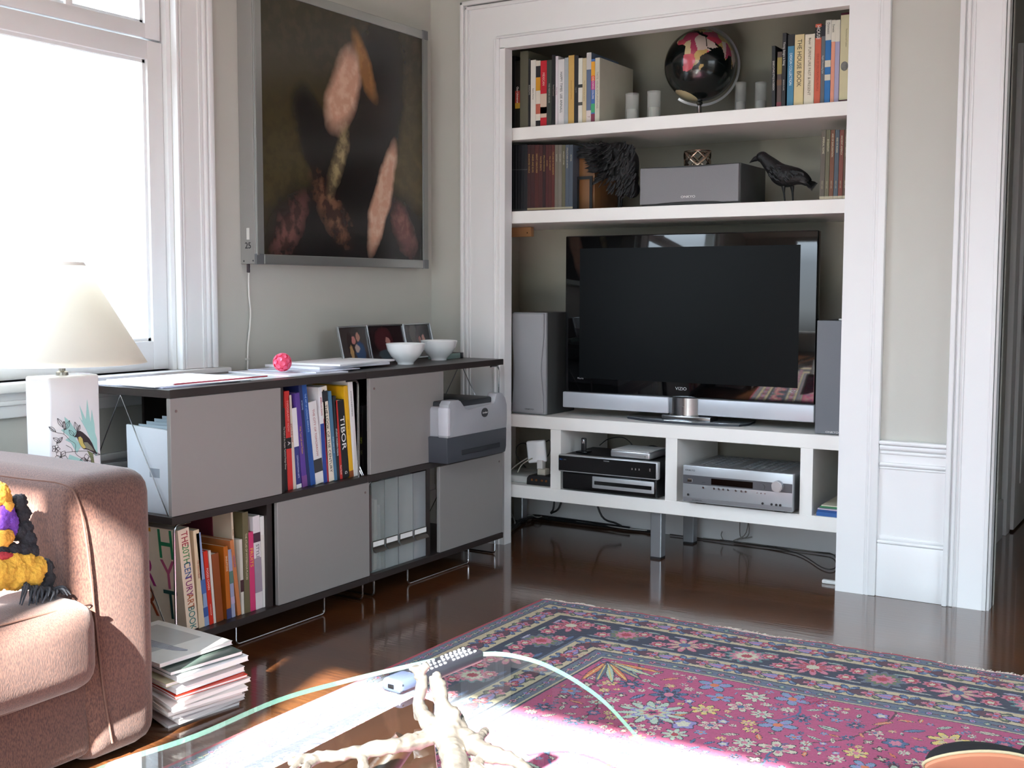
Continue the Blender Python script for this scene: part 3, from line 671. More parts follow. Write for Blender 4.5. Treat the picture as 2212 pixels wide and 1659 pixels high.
for i in range(3):
    ya = [pX(737, 740, -2.79).y, pX(808, 740, -2.79).y, pX(877, 740, -2.79).y][i]; yb_ = [pX(812, 740, -2.79).y, pX(880, 740, -2.79).y, pX(946, 740, -2.79).y][i]
    w = (yb_-ya)*1.0; h = .142
    bm = B(); k = .006
    for (x0, x1, z0, z1) in ((-w/2, -w/2+k, 0, h), (w/2-k, w/2, 0, h), (-w/2+k, w/2-k, 0, k), (-w/2+k, w/2-k, h-k, h)): box(bm, x0, x1, -.005, .005, z0, z1, .001, 1)
    box(bm, -w/2+k, w/2-k, .002, .005, k, h-k)
    me_o = fin(bm, 'frame_leaf', alu, t)
    me_o.rotation_euler = (Matrix.Rotation(PI/2+(.12, -.10, .10)[i], 4, 'Z') @ Matrix.Rotation(-.22, 4, 'X')).to_euler()
    me_o.location = Vector((-2.79, (ya+yb_)/2, ZU+.001)) - t.location
    bm = B(); box(bm, -w/2+k, w/2-k, .0012, .002, k, h-k); fin(bm, 'photograph', photo_mat('snapshot_%d' % i, *PB[i]), me_o)
# glass block and silver end
t = thing('glass_box', 'small clear glass box with a dark metal end, right of the bowls', 'box', (-2.66, 3.86, ZU))
gbm = mat('pale_green_glass', 'a9c8c0', .08, var=.02, alpha=.55)
p = pX(1000, 772, -2.62).y
bm = B(); box(bm, -2.72, -2.655, p-.10, p+.035, ZU, ZU+.022, .003, 2); wpart(t, 'glass_body', bm, gbm)
bm = B(); box(bm, -2.718, -2.657, p+.035, p+.06, ZU, ZU+.023, .002, 2); wpart(t, 'metal_end', bm, mat('dark_metal', '4a4e50', .3, .9))

# ------------------------------------------------------------------ light box with a printed picture
t = thing('wall_light_box', 'large silver-framed light box with a dark olive, black and peach print on the wall', 'wall picture', (XW+.04, 3.47, 1.148))
LX = -2.855; a, b_, z0, z1 = 2.970, 3.975, 1.148, 2.108
sil = mat('satin_aluminium', 'a9aba8', .33, .85, var=.02, scale=3); casem = mat('light_box_casing', '9b9a96', .45, .2, var=.02)
bm = B(); box(bm, XW, LX-.006, a, b_, z0, z1, .002, 1); cs = wpart(t, 'casing', bm, casem)
bm = B(); k = .040
for q in ((a, a+k, z0, z1), (b_-k*.9, b_, z0, z1), (a+k, b_-k*.9, z0, z0+k*.85), (a+k, b_-k*.9, z1-k*.85, z1)): box(bm, LX-.008, LX, q[0], q[1], q[2], q[3], .002, 1)
box(bm, LX, LX+.004, a+.002, a+.012, z0+.03, z1, .001, 1); box(bm, LX, LX+.003, b_-k*.9, b_-k*.9+.006, z0+.035, z1-.035)
wpart(t, 'frame', bm, sil)
for yy in (a, b_-k*.9):
    for zz in (z0-.001, z1-k*.85):
        bm = B(); box(bm, LX-.009, LX+.0015, yy-.001, yy+k*.9, zz, zz+k*.9, .001, 1)
        wpart(t, 'corner_brace', bm, mat('grey_corner', '83868a', .4, .7, var=0))
# ------------------------------------------------------------------ the print in the light box: a plain abstract composition
def blob_mat(name, base, blobs, axes=(1, 2), nscale=9, namt=.03, rough=.25, fine=70):
    m = bpy.data.materials.new(name); m.use_nodes = True; n = m.node_tree.nodes; l = m.node_tree.links; b = n['Principled BSDF']; b.inputs['Roughness'].default_value = rough
    tc = n.new('ShaderNodeTexCoord'); nz = n.new('ShaderNodeTexNoise'); nz.inputs['Scale'].default_value = nscale; nz.inputs['Detail'].default_value = 6; l.new(tc.outputs['Object'], nz.inputs[0])
    s0 = n.new('ShaderNodeVectorMath'); s0.operation = 'MULTIPLY_ADD'; s0.inputs[1].default_value = (namt*2,)*3; l.new(nz.outputs[1], s0.inputs[0])
    s1 = n.new('ShaderNodeVectorMath'); s1.operation = 'SUBTRACT'; l.new(tc.outputs['Object'], s1.inputs[0]); s1.inputs[1].default_value = (namt,)*3; l.new(s1.outputs[0], s0.inputs[2])
    fn = n.new('ShaderNodeTexNoise'); fn.inputs['Scale'].default_value = fine; fn.inputs['Detail'].default_value = 5; l.new(tc.outputs['Object'], fn.inputs[0])
    fr = n.new('ShaderNodeMapRange'); fr.inputs['From Min'].default_value = .45; fr.inputs['From Max'].default_value = .6; l.new(fn.outputs[0], fr.inputs[0])
    def two(c):
        if isinstance(c, str): c = (c, c)
        mx = n.new('ShaderNodeMix'); mx.data_type = 'RGBA'; l.new(fr.outputs[0], mx.inputs[0]); mx.inputs[6].default_value = srgb(c[0]); mx.inputs[7].default_value = srgb(c[1]); return mx.outputs[2]
    cur = two(base)
    for (u, v, ru, rv, c, rot, soft) in blobs:
        mp = n.new('ShaderNodeMapping'); mp.vector_type = 'TEXTURE'
        L = [0, 0, 0]; S = [1e3, 1e3, 1e3]; R = [0, 0, 0]; L[axes[0]], L[axes[1]] = u, v; S[axes[0]], S[axes[1]] = ru, rv
        R[3-axes[0]-axes[1]] = math.radians(rot)
        mp.inputs['Location'].default_value = L; mp.inputs['Scale'].default_value = S; mp.inputs['Rotation'].default_value = R
        l.new(s0.outputs[0], mp.inputs[0]); ln = n.new('ShaderNodeVectorMath'); ln.operation = 'LENGTH'; l.new(mp.outputs[0], ln.inputs[0])
        r = n.new('ShaderNodeMapRange'); r.inputs['From Min'].default_value = 1+soft; r.inputs['From Max'].default_value = 1-soft; l.new(ln.outputs['Value'], r.inputs[0])
        mx = n.new('ShaderNodeMix'); mx.data_type = 'RGBA'; l.new(r.outputs[0], mx.inputs[0]); l.new(cur, mx.inputs[6]); l.new(two(c), mx.inputs[7]); cur = mx.outputs[2]
    l.new(cur, b.inputs['Base Color']); return m
# u = along the wall from the picture's near edge (0..0.93 m), v = height (0..0.89 m)
prm = blob_mat('abstract_print', ('35301f', '3c3624'), [
    (.80, .30, .35, .30, ('4c4428', '544a2c'), 0, .6), (.10, .30, .3, .3, ('453d24', '3c3520'), 0, .6),
    (.50, .04, .50, .26, ('141210', '1c1818'), 0, .12), (.58, .50, .19, .40, ('12100f', '181412'), -18, .14), (.30, .40, .10, .22, ('141210', '1a1614'), 30, .16),
    (.14, .10, .05, .12, ('3c2824', '6a4640'), -35, .5), (.36, .17, .05, .13, ('3a2620', '76543f'), 40, .5), (.40, .36, .03, .12, ('6c6048', 'a09068'), -20, .5),
    (.44, .62, .075, .16, ('c89c84', 'd8b098'), -24, .25), (.56, .72, .035, .12, ('8c6238', '9c7040'), 28, .35),
    (.66, .24, .05, .22, ('c89c84', 'd4b098'), -20, .2), (.80, .12, .05, .10, ('6c4440', '8a5c54'), 30, .5)], namt=.03, nscale=7, fine=22)
bm = B(); ia, ib, iz0, iz1 = 2.970+.040, 3.975-.036, 1.148+.034, 2.108-.034
box(bm, LX-.007, LX-.004, ia, ib, iz0, iz1)
pr = wpart(t, 'print', bm, prm); L0 = Vector((LX-.005, ia, iz0))
pr.data.transform(Matrix.Translation(-(L0-t.location))); pr.location = L0-t.location
# switch, number and screws on the side that faces the room
sxm = (XW+LX-.006)/2
bm = B(); q = pY(536, 505, 2.970); box(bm, q.x-.006, q.x+.007, 2.9675, 2.970, q.z-.02, q.z+.02, .001, 1); sw = wpart(t, 'switch', bm, col('d8d6d0', .4))
q = pY(536, 531, 2.970); wtext('25', .030, (q.x, 2.9693, q.z), (1, 0, 0), (0, 0, 1), col('26262a', .5), t, 'number')
bm = B()
for px_ in ((527, 564), (547, 563)):
    q = pY(px_[0], px_[1], 2.970); T = bmesh.new(); bmesh.ops.create_uvsphere(T, u_segments=12, v_segments=6, radius=.003); merge(bm, T, 0, Matrix.Translation(q))
wpart(t, 'screw', bm, mat('dark_metal', '4a4e50', .3, .9))
bm = B(); q = pY(536, 580, 2.975); box(bm, q.x-.006, q.x+.004, 2.972, 2.982, 1.118, 1.149, .002, 1); wpart(t, 'strain_relief', bm, col('3c363c', .5))
# the white cord running down to the worktop
bm = B(); pts = [pX(x, y, XW+.008) for x, y in ((539, 578), (537, 600), (538, 640), (541, 670), (540, 700), (537, 730), (535, 760), (535, 798))]
tube(bm, pts, .0028, 8, 4); cordt = wpart(t, 'power_cord', bm, col('e6e4de', .4))
bm = B(); q = pX(535, 776, XW+.008); box(bm, XW, XW+.013, q.y-.006, q.y+.004, q.z-.004, q.z+.004, .001, 1); wpart(cordt, 'cable_clip', bm, col('d0cec8', .4))

# ------------------------------------------------------------------ table lamp on a side table behind the sofa arm
LC = Vector((-2.668, 2.035, 0))
t = thing('side_table', 'small dark side table mostly hidden behind the brown sofa arm', 'side table', (LC.x, LC.y-.03, 0))
bm = B(); box(bm, -.17, .17, -.15, .13, .405, .43, .004); fin(bm, 'tabletop', darkw, t)
for sx_ in (-1, 1):
    for yy in (-.13, .11):
        bm = B(); box(bm, sx_*.155-.012, sx_*.155+.012, yy-.012, yy+.012, 0, .405, .002, 1); fin(bm, 'leg', darkw, t)
cer = mat('white_ceramic', 'e9e9ec', .14, var=.01, coat=.3)
t = thing('table_lamp', 'white table lamp with a cone shade and a bird painted on its square ceramic base', 'table lamp', (LC.x, LC.y, .43))
bx0, bx1, by0, by1, bz = -.050, .050, -.080, .080, .402
bm = B(); box(bm, bx0, bx1, by0, by1, 0, bz, .007, 3); fin(bm, 'base', cer, t)
bm = B(); lathe(bm, [(0, bz-.001), (.016, bz-.001), (.016, bz+.008), (.009, bz+.012), (.009, bz+.05), (.014, bz+.052), (.014, bz+.09), (0, bz+.09)], 20); fin(bm, 'socket', mat('nickel', 'a8a49c', .25, 1.0, var=0), t)
bm = B(); lathe(bm, [(0, bz+.09), (.014, bz+.095), (.03, bz+.13), (.028, bz+.155), (.015, bz+.17), (0, bz+.173)], 20); fin(bm, 'bulb', mat('opal_glass', 'f0f0ec', .3, var=0), t)
shm = bpy.data.materials.new('lampshade_fabric'); shm.use_nodes = True; n = shm.node_tree.nodes; l = shm.node_tree.links; b = n['Principled BSDF']
b.inputs['Base Color'].default_value = srgb('f2efe8'); b.inputs['Roughness'].default_value = .8
tl = n.new('ShaderNodeBsdfTranslucent'); tl.inputs[0].default_value = srgb('fbf6ec'); mx = n.new('ShaderNodeMixShader'); mx.inputs[0].default_value = .62
l.new(b.outputs[0], mx.inputs[1]); l.new(tl.outputs[0], mx.inputs[2]); l.new(mx.outputs[0], n['Material Output'].inputs[0])
wv = n.new('ShaderNodeTexNoise'); wv.inputs['Scale'].default_value = 220; bpn = n.new('ShaderNodeBump'); bpn.inputs['Strength'].default_value = .12; bpn.inputs['Distance'].default_value = .001
l.new(wv.outputs[0], bpn.inputs['Height']); l.new(bpn.outputs[0], b.inputs['Normal'])
zr0, zr1, r0, r1 = .435, .702, .218, .062
bm = B(); lathe(bm, [(r0, zr0), (r1, zr1), (r1-.0015, zr1), (r0-.0015, zr0), (r0, zr0)], 72); fin(bm, 'lamp_shade', shm, t, 60)
bm = B(); lathe(bm, [(r0+.0006, zr0-.001), (r0-.008+.0012, zr0+.010), (r0-.008, zr0+.010), (r0-.0005, zr0-.001), (r0+.0006, zr0-.001)], 72); fin(bm, 'shade_trim', col('f4f1ea', .7), t, 60)
bm = B(); lathe(bm, [(r1+.006, zr1-.008), (r1+.0008, zr1+.001), (r1, zr1), (r1+.005, zr1-.008), (r1+.006, zr1-.008)], 72); fin(bm, 'shade_trim', col('f4f1ea', .7), t, 60)
# painted bird, branch and splash on the face towards the room; p() maps photo points onto the base face
fx_ = LC.x+bx1+.0006
def fp(x, y):   # pixels of the crop (0, 540, scale 3.19)
    q = pX(x/3.19, 540+y/3.19, fx_); return (q.y-LC.y, q.z-.43)
def decal(name, polys, m, dx=0, parent=None):
    bm = B()
    for P in polys: prism(bm, [fp(*q) for q in P], 'x', bx1+.0003+dx, bx1+.0008+dx)
    return fin(bm, name, m, parent or t)
def strokes(name, lines, m, r, dx=0):
    bm = B()
    for P in lines: tube(bm, [(bx1+.0006+dx, *fp(*q)) for q in P], r, 5, 4)
    return fin(bm, name, m, t)
teal = col('a9d8d4', .2)
def spl(pts):
    return pts
decal('painted_splash', [[(655, 1260), (650, 1200), (632, 1100), (625, 1190), (600, 1030), (592, 1170), (548, 1070), (570, 1180), (545, 1150), (590, 1230), (640, 1340), (660, 1420), (672, 1400), (668, 1300)],
    [(445, 1150), (480, 1180), (520, 1240), (560, 1290), (520, 1300), (560, 1350), (530, 1400), (490, 1330), (450, 1310), (480, 1290), (420, 1240), (455, 1230)],
    [(480, 1410), (560, 1440), (600, 1480), (540, 1470), (470, 1440)]], teal)
ink = col('2a2024', .3)
def leaf_outline(x, y, a, L, w):
    P = []
    for k in range(9):
        s = k/8; P.append((x+math.cos(a)*L*s-math.sin(a)*w*math.sin(PI*s), y+math.sin(a)*L*s+math.cos(a)*w*math.sin(PI*s)))
    for k in range(8, -1, -1):
        s = k/8; P.append((x+math.cos(a)*L*s+math.sin(a)*w*math.sin(PI*s), y+math.sin(a)*L*s-math.cos(a)*w*math.sin(PI*s)))
    return P
LN = [[(335, 1220), (380, 1255), (440, 1270), (480, 1310), (520, 1340), (520, 1400), (570, 1440)], [(440, 1270), (440, 1230)], [(500, 1280), (540, 1240)], [(345, 1450), (400, 1440), (440, 1400), (500, 1390), (580, 1385), (620, 1390)], [(455, 1345), (490, 1365), (500, 1390)]]
for (x, y, a, L, w) in ((335, 1218, .6, 60, 12), (395, 1160, 1.0, 75, 13), (480, 1175, 2.0, 70, 12), (440, 1180, 1.5, 60, 10), (515, 1185, 1.3, 70, 13), (475, 1240, .9, 55, 12), (550, 1205, 1.9, 50, 9), (365, 1295, .5, 60, 13), (430, 1290, 2.3, 60, 12), (530, 1475, -.5, 70, 13), (640, 1400, .2, 50, 9)):
    LN.append(leaf_outline(x, y, a, L, w)); LN.append([(x, y), (x+math.cos(a)*L, y+math.sin(a)*L)])
for (x, y, R_, k0) in ((420, 1425, 48, .3), (600, 1450, 46, .8), (385, 1370, 30, 0)):
    for k in range(5):
        a = k0+k*2*PI/5; LN.append(leaf_outline(x, y, a, R_, R_*.36))
strokes('painted_flower', LN, ink, .0005, .0003)
decal('painted_branch', [[(600, 1380), (640, 1400), (655, 1505), (630, 1505), (625, 1440)]], col('7c8460', .3), .0004)
bd = decal('painted_bird', [[(508, 1290), (520, 1275), (530, 1250), (550, 1246), (568, 1256), (590, 1275), (615, 1300), (635, 1335), (650, 1370), (672, 1408), (640, 1395), (622, 1385), (600, 1375), (575, 1372), (552, 1345), (538, 1310), (530, 1290)]], col('3a3034', .3), .0008)
decal('painted_breast', [[(538, 1290), (552, 1285), (566, 1300), (572, 1330), (590, 1362), (575, 1368), (552, 1345), (540, 1315)]], col('cfc070', .3), .0012)
decal('painted_wing', [[(575, 1325), (600, 1325), (625, 1350), (648, 1385), (620, 1378), (590, 1365)]], col('8c8c7c', .3), .0014)
bm = B(); box(bm, XW+.06, XW+.12, 2.205, 2.25, .800, .818, .004); onething('small_object', bm, col('5a3034', .5), 'small dark reddish box on the sill behind the lamp', 'box')

# ------------------------------------------------------------------ sofa (its far arm, seat cushion and base)
def fabric(name, c1, c2, scale=900):
    m = bpy.data.materials.new(name); m.use_nodes = True; n = m.node_tree.nodes; l = m.node_tree.links; b = n['Principled BSDF']
    b.inputs['Roughness'].default_value = .85; b.inputs['Sheen Weight'].default_value = .25; b.inputs['Specular IOR Level'].default_value = .2
    tc = n.new('ShaderNodeTexCoord')
    mp = n.new('ShaderNodeMapping'); mp.inputs['Scale'].default_value = (1, 1, .35); l.new(tc.outputs['Object'], mp.inputs[0])
    w1 = n.new('ShaderNodeTexNoise'); w1.inputs['Scale'].default_value = scale*.45; w1.inputs['Detail'].default_value = 2; l.new(mp.outputs[0], w1.inputs[0])
    w2 = n.new('ShaderNodeTexNoise'); w2.inputs['Scale'].default_value = 8; l.new(tc.outputs['Object'], w2.inputs[0])
    r = n.new('ShaderNodeMapRange'); r.inputs['From Min'].default_value = .35; r.inputs['From Max'].default_value = .65; l.new(w1.outputs[0], r.inputs[0])
    mx = n.new('ShaderNodeMix'); mx.data_type = 'RGBA'; mx.inputs[6].default_value = srgb(c1); mx.inputs[7].default_value = srgb(c2); l.new(r.outputs[0], mx.inputs[0])
    hs = n.new('ShaderNodeMix'); hs.data_type = 'RGBA'; hs.blend_type = 'MULTIPLY'; hs.inputs[0].default_value = .25; l.new(mx.outputs[2], hs.inputs[6]); l.new(w2.outputs[1], hs.inputs[7])
    l.new(mx.outputs[2], b.inputs['Base Color'])
    bp = n.new('ShaderNodeBump'); bp.inputs['Strength'].default_value = .5; bp.inputs['Distance'].default_value = .0015; l.new(w1.outputs[0], bp.inputs['Height']); l.new(bp.outputs[0], b.inputs['Normal'])
    return m
fab = fabric('brown_weave', '46302c', '66473c')
SX = -2.10; SY0, SY1, SZ = 1.628, 1.850, .655
t = thing('sofa', 'brown woven-fabric sofa with a broad arm, at the lower left under the window', 'sofa', (-2.45, 1.2, 0))
def soft_box(name, x0, x1, y0, y1, z0, z1, bev, puff, parent, m, cuts=10, seg=4, wr=.0):
    bm = B(); box(bm, x0, x1, y0, y1, z0, z1, bev, seg)
    bmesh.ops.subdivide_edges(bm, edges=[e for e in bm.edges if e.calc_length() > .08], cuts=cuts, use_grid_fill=True)
    cx_, cy_, cz_ = (x0+x1)/2, (y0+y1)/2, (z0+z1)/2
    for v in bm.verts:
        u, w, h = (v.co.x-cx_)/((x1-x0)/2), (v.co.y-cy_)/((y1-y0)/2), (v.co.z-cz_)/((z1-z0)/2)
        d = Vector((u*max(0, (1-w*w))*max(0, (1-h*h)), w*max(0, 1-u*u)*max(0, 1-h*h), h*max(0, 1-u*u)*max(0, 1-w*w)))
        v.co += d*puff
        if wr: v.co.x += wr*math.sin(v.co.y*38+v.co.z*30)*max(0, 1-h*h)
    return wpart(parent, name, bm, m, 50)
arm = soft_box('arm', -2.93+.04, SX, SY0, SY1, .010, SZ, .055, .008, t, fab)
def piping(pts, parent, r=.0024):
    bm = B(); tube(bm, pts, r, 8, 4); return wpart(parent, 'piping', bm, mat('piping', '5e4238', .8, var=.1, scale=300))
piping([(-2.8, SY0-.002, SZ-.012), (-2.3, SY0-.004, SZ-.012), (SX-.05, SY0+.004, SZ-.014), (SX-.012, SY0+.012, SZ-.045), (SX+.004, SY0+.022, .5), (SX+.006, SY0+.05, .2), (SX+.003, SY0+.075, .05)], arm)
soft_box('seat_base', -2.88, SX-.008, -.35, SY0+.03, .035, .205, .02, .012, t, fab, wr=.004)
cus = soft_box('seat_cushion', -2.86, SX+.062, .78, SY0+.012, .208, .400, .05, .022, t, fab)
piping([(SX+.022, .8, .392), (SX+.045, 1.2, .400), (SX+.032, SY0-.03, .390), (SX+.012, SY0+.008, .372), (SX-.05, SY0+.018, .380)], cus)
piping([(SX+.022, .8, .222), (SX+.045, 1.2, .215), (SX+.032, SY0-.03, .220), (SX+.012, SY0+.008, .235)], cus)
soft_box('seat_cushion', -2.86, SX+.045, -.12, .775, .208, .400, .05, .022, t, fab)
soft_box('backrest', -2.90, -2.66, -.35, SY0-.01, .2, .62, .05, .012, t, fab)
soft_box('arm', -2.89, SX, -.62, -.36, .035, SZ, .055, .008, t, fab)
for xx in (-2.84, SX-.05):
    for yy in (-.58, 1.80):
        bm = B(); box(bm, xx-.065, xx-.015, yy-.045, yy+.005, 0, .04, .003, 1); wpart(t, 'foot', bm, darkw)
# crocheted throw lying over the cushion
def yarn(c): return mat('yarn_'+c, c, .9, var=.25, scale=160, bump=1.0, bscale=240)
t = thing('crocheted_throw', 'crocheted throw in yellow, purple and black wool with a black fringe on the sofa', 'throw', (-2.2, 1.35, .41))
def lump(name, pix, c, r0_, X=-2.16, stuff=False):
    bm = B()
    for (x, y, r, dX) in pix:
        q = pX(x, y, X+dX); ball(bm, q, r, 1, 1, 1, 3)
    o = wpart(t, name, bm, yarn(c), 80); remesh(o, .003, False)
    tx = bpy.data.textures.new('w', 'CLOUDS'); tx.noise_scale = .007; md = o.modifiers.new('knit', 'DISPLACE'); md.texture = tx; md.strength = .010
    return o
lump('yellow_square', [(0, 1235, .035, 0), (30, 1240, .035, 0), (60, 1240, .033, 0), (75, 1225, .026, 0), (20, 1215, .028, 0), (50, 1215, .026, 0), (-20, 1240, .04, 0)], 'd8a43c', .03)
lump('black_border', [(95, 1225, .020, 0), (98, 1250, .020, 0), (88, 1265, .018, 0), (100, 1275, .016, 0)], '2c2c30', .02)
lump('black_border', [(40, 1085, .018, -.02), (48, 1110, .018, -.02), (52, 1140, .018, -.02), (60, 1165, .018, -.01), (68, 1190, .016, 0), (40, 1150, .02, -.02), (25, 1190, .018, 0), (0, 1195, .018, 0), (50, 1190, .018, 0)], '26242a', .02)
lump('purple_square', [(5, 1105, .024, -.02), (18, 1125, .020, -.02), (25, 1145, .016, -.02), (-5, 1130, .024, -.02)], '6c3ca0', .02)
lump('yellow_square', [(0, 1165, .024, -.01), (12, 1160, .018, -.01), (5, 1080, .02, -.03), (-10, 1070, .03, -.03), (20, 1095, .010, 0)], 'd8983c', .02)
lump('red_edge', [(0, 1203, .012, .012), (22, 1203, .010, .012), (10, 1200, .01, .014)], 'a83038', .02)
bm = B()
for i in range(46):
    s = i/45; x0_ = 45+s*72; y0_ = 1262+s*22+random.uniform(-5, 5)
    a = pX(x0_, y0_, -2.15); e_ = pX(x0_+random.uniform(-14, 40)*(.4+s), y0_+random.uniform(22, 58)-s*12, -2.125+random.uniform(-.01, .02)); e_.z = max(e_.z, .405 if e_.x < -2.06 else .3)
    mid = (a+e_)/2+Vector((.01, 0, .012)); tube(bm, [a, mid, e_], [.0034, .003, .0012], 6, 4)
o = wpart(t, 'fringe', bm, yarn('3a3c42')); o['kind'] = 'stuff'

# ------------------------------------------------------------------ stack of magazines on the floor
GM = 'magazines stacked on the floor'
def magaz(z, w, d, h, cx_, cy_, rz, c, label, sag, cover2=None, tilt=0):
    t = thing('magazine', label, 'magazine', (cx_, cy_, z), rz, group=GM)
    N = 14
    def slab(z0, z1, inset, name, m, par):
        bm = B(); rows = []
        for i in range(N+1):
            u = -w/2+inset+(w-2*inset)*i/N; dz = -sag*((i/N))**2*1.0+tilt*(i/N)
            rows.append([bm.verts.new((u, v, zz+dz)) for zz, v in ((z0, -d/2+inset), (z0, d/2-inset), (z1, d/2-inset), (z1, -d/2+inset))])
        for a, b_ in zip(rows, rows[1:]):
            for k in range(4): bm.faces.new((a[k], a[(k+1) % 4], b_[(k+1) % 4], b_[k]))
        bm.faces.new(rows[0][::-1]); bm.faces.new(rows[-1]); bmesh.ops.recalc_face_normals(bm, faces=bm.faces[:])
        return fin(bm, name, m, par, 40)
    slab(0, h-.0012, .0015, 'pages', mat('magazine_pages', 'd9d2d0', .6, var=.1, scale=2, stretch=(1, 1, 500)), t)
    slab(h-.0011, h, 0, 'cover', col(c, .25), t); slab(-.0008, 0, 0, 'cover', col(c, .25), t)
    if cover2:
        o = slab(h+.0001, h+.0005, .03, 'cover_picture', col(cover2, .25), t)
    return t
z = .002; 
ML = [(.009, 'c8b8b4', None, 'lowest magazine of the floor stack, pinkish edges'), (.011, 'd8cccc', None, 'thick pale magazine second from the floor in the stack'), (.008, 'c4bcbc', None, 'grey-white magazine third from the floor in the stack'),
  (.010, 'dccfc8', None, 'cream magazine fourth from the floor in the stack'), (.008, 'e4dcd8', None, 'pale magazine fifth from the floor sticking out furthest right'), (.009, 'dcd4d0', None, 'white magazine sixth from the floor, just under the red one'),
  (.006, 'b83424', '8c2018', 'magazine with a bright red cover in the middle of the stack'), (.012, 'd8d6d8', None, 'thick grey-white magazine just above the red one'), (.008, 'cfc8a8', '9c9470', 'magazine with a yellowish cover corner in the upper stack'),
  (.012, 'dcdcde', None, 'thick white magazine third from the top of the stack'), (.009, '4c5a54', '2c7c50', 'magazine with a green and dark cover second from the top'), ]
MX, MY = -2.31, 2.035
for i, (h, c, c2, lab) in enumerate(ML):
    magaz(z+.030, .275, .215, h, MX+[.0, .012, .02, .025, .045, .04, .03, .02, .0, .03, .015][i]+.03, MY+random.uniform(-.008, .008), -.12+random.uniform(-.10, .10), c, lab, .034-.0022*i, c2)
    z += h+.0022
# open magazine on top
t = magaz(z+.030, .29, .23, .009, MX+.0, MY-.005, -.05, 'cfd0cc', 'open picture magazine lying on top of the floor stack', .006, 'a8aaa8')
bm = B()
for i in range(7):
    tube(bm, [(-.14, -.03-.011*i, .0125), (-.05, -.025-.008*i, .0135-.0006*i), (.06, -.02-.004*i, .010-.001*i), (.12, -.01, .006)], .0022, 5, 4, flat=.5)
fin(bm, 'picture_stripe', mat('magazine_picture', '6c6a74', .25, var=.6, scale=25), t)
bm = B(); box(bm, -.14, .02, -.112, -.105+.02, .0098, .0102); fin(bm, 'green_picture', col('3c4a2c', .25), t)
# ------------------------------------------------------------------ alcove: media bench, shelves
SF = 4.154                                  # front plane of bench and shelves
NL, NR = IX0+.004, IX1-.004
bench = thing('media_bench', 'white low media bench with four open bays built into the alcove', 'tv bench', ((NL+NR)/2, SF+.2, 0))
BZ0, BZ1, BZ2, BZ3 = .192, .246, .490, .542
bm = B(); box(bm, NL, NR, SF, SF+.42, BZ2, BZ3, .0015, 1); wpart(bench, 'bench_top', bm, shelfm)
bm = B(); box(bm, NL, NR, SF, SF+.42, BZ0, BZ1, .0015, 1); wpart(bench, 'bench_bottom', bm, shelfm)
for xa, xb in ((1189, 1211), (1437, 1462), (1728, 1755)):
    a, b_ = pY(xa, 1040, SF+.001).x, pY(xb, 1040, SF+.001).x
    bm = B(); box(bm, a, b_, SF+.001, SF+.42, BZ1, BZ2); wpart(bench, 'bay_divider', bm, shelfm)
bm = B(); box(bm, NL, NL+.03, SF+.001, SF+.42, BZ1, BZ2); wpart(bench, 'bay_divider', bm, shelfm)
lgm = mat('silver_leg', 'a4a8ac', .35, .7, var=.02)
for (x, y) in ((-1.935, SF+.035), (-1.935, SF+.36), (NL+.05, SF+.37), (NR-.09, SF+.37)):
    bm = B(); box(bm, x, x+.046, y, y+.046, .006, BZ0, .003, 1); lg = wpart(bench, 'leg', bm, lgm)
    bm = B(); box(bm, x+.001, x+.045, y+.001, y+.045, 0, .006); wpart(lg, 'foot_pad', bm, col('1c1c1e', .6))
S1 = (1.333, 1.383); S2 = (1.672, 1.722)
bm = B(); box(bm, IX0+.055, IX1, SF, IY1, *S1, .0015, 1); o = onething('wall_shelf', bm, shelfm, 'thick white shelf in the alcove just above the television, holding the two black birds', 'shelf')
bm = B(); box(bm, IX0+.001, IX1, SF, IY1, *S2, .0015, 1); o = onething('wall_shelf', bm, shelfm, 'upper thick white shelf in the alcove, holding the globe', 'shelf')
pine = mat('pine_batten', 'b98a5c', .6, var=.15, scale=3, stretch=(1, 1, 60))
q0, q1 = pY(1103, 484, 4.40), pY(1147, 510, 4.40)
bm = B(); box(bm, IX0, IX0+.02, 4.2, IY1, S1[0]-.045, S1[0]-.001, .002, 1); bt = thing('shelf_batten', 'pine batten fixed under the left end of the lower shelf', 'batten', (q0.x, 4.42, S1[0]-.04))
bm.free(); bm = B(); box(bm, q0.x-.25, q1.x, 4.40, 4.425, S1[0]-.042, S1[0]-.001, .002, 1); wpart(bt, 'board', bm, pine)
bm = B(); q = pY(1139, 503, 4.40); ball(bm, (q.x, 4.40, q.z), .003, sub=1); wpart(bt, 'screw_hole', bm, col('3a2818', .8))

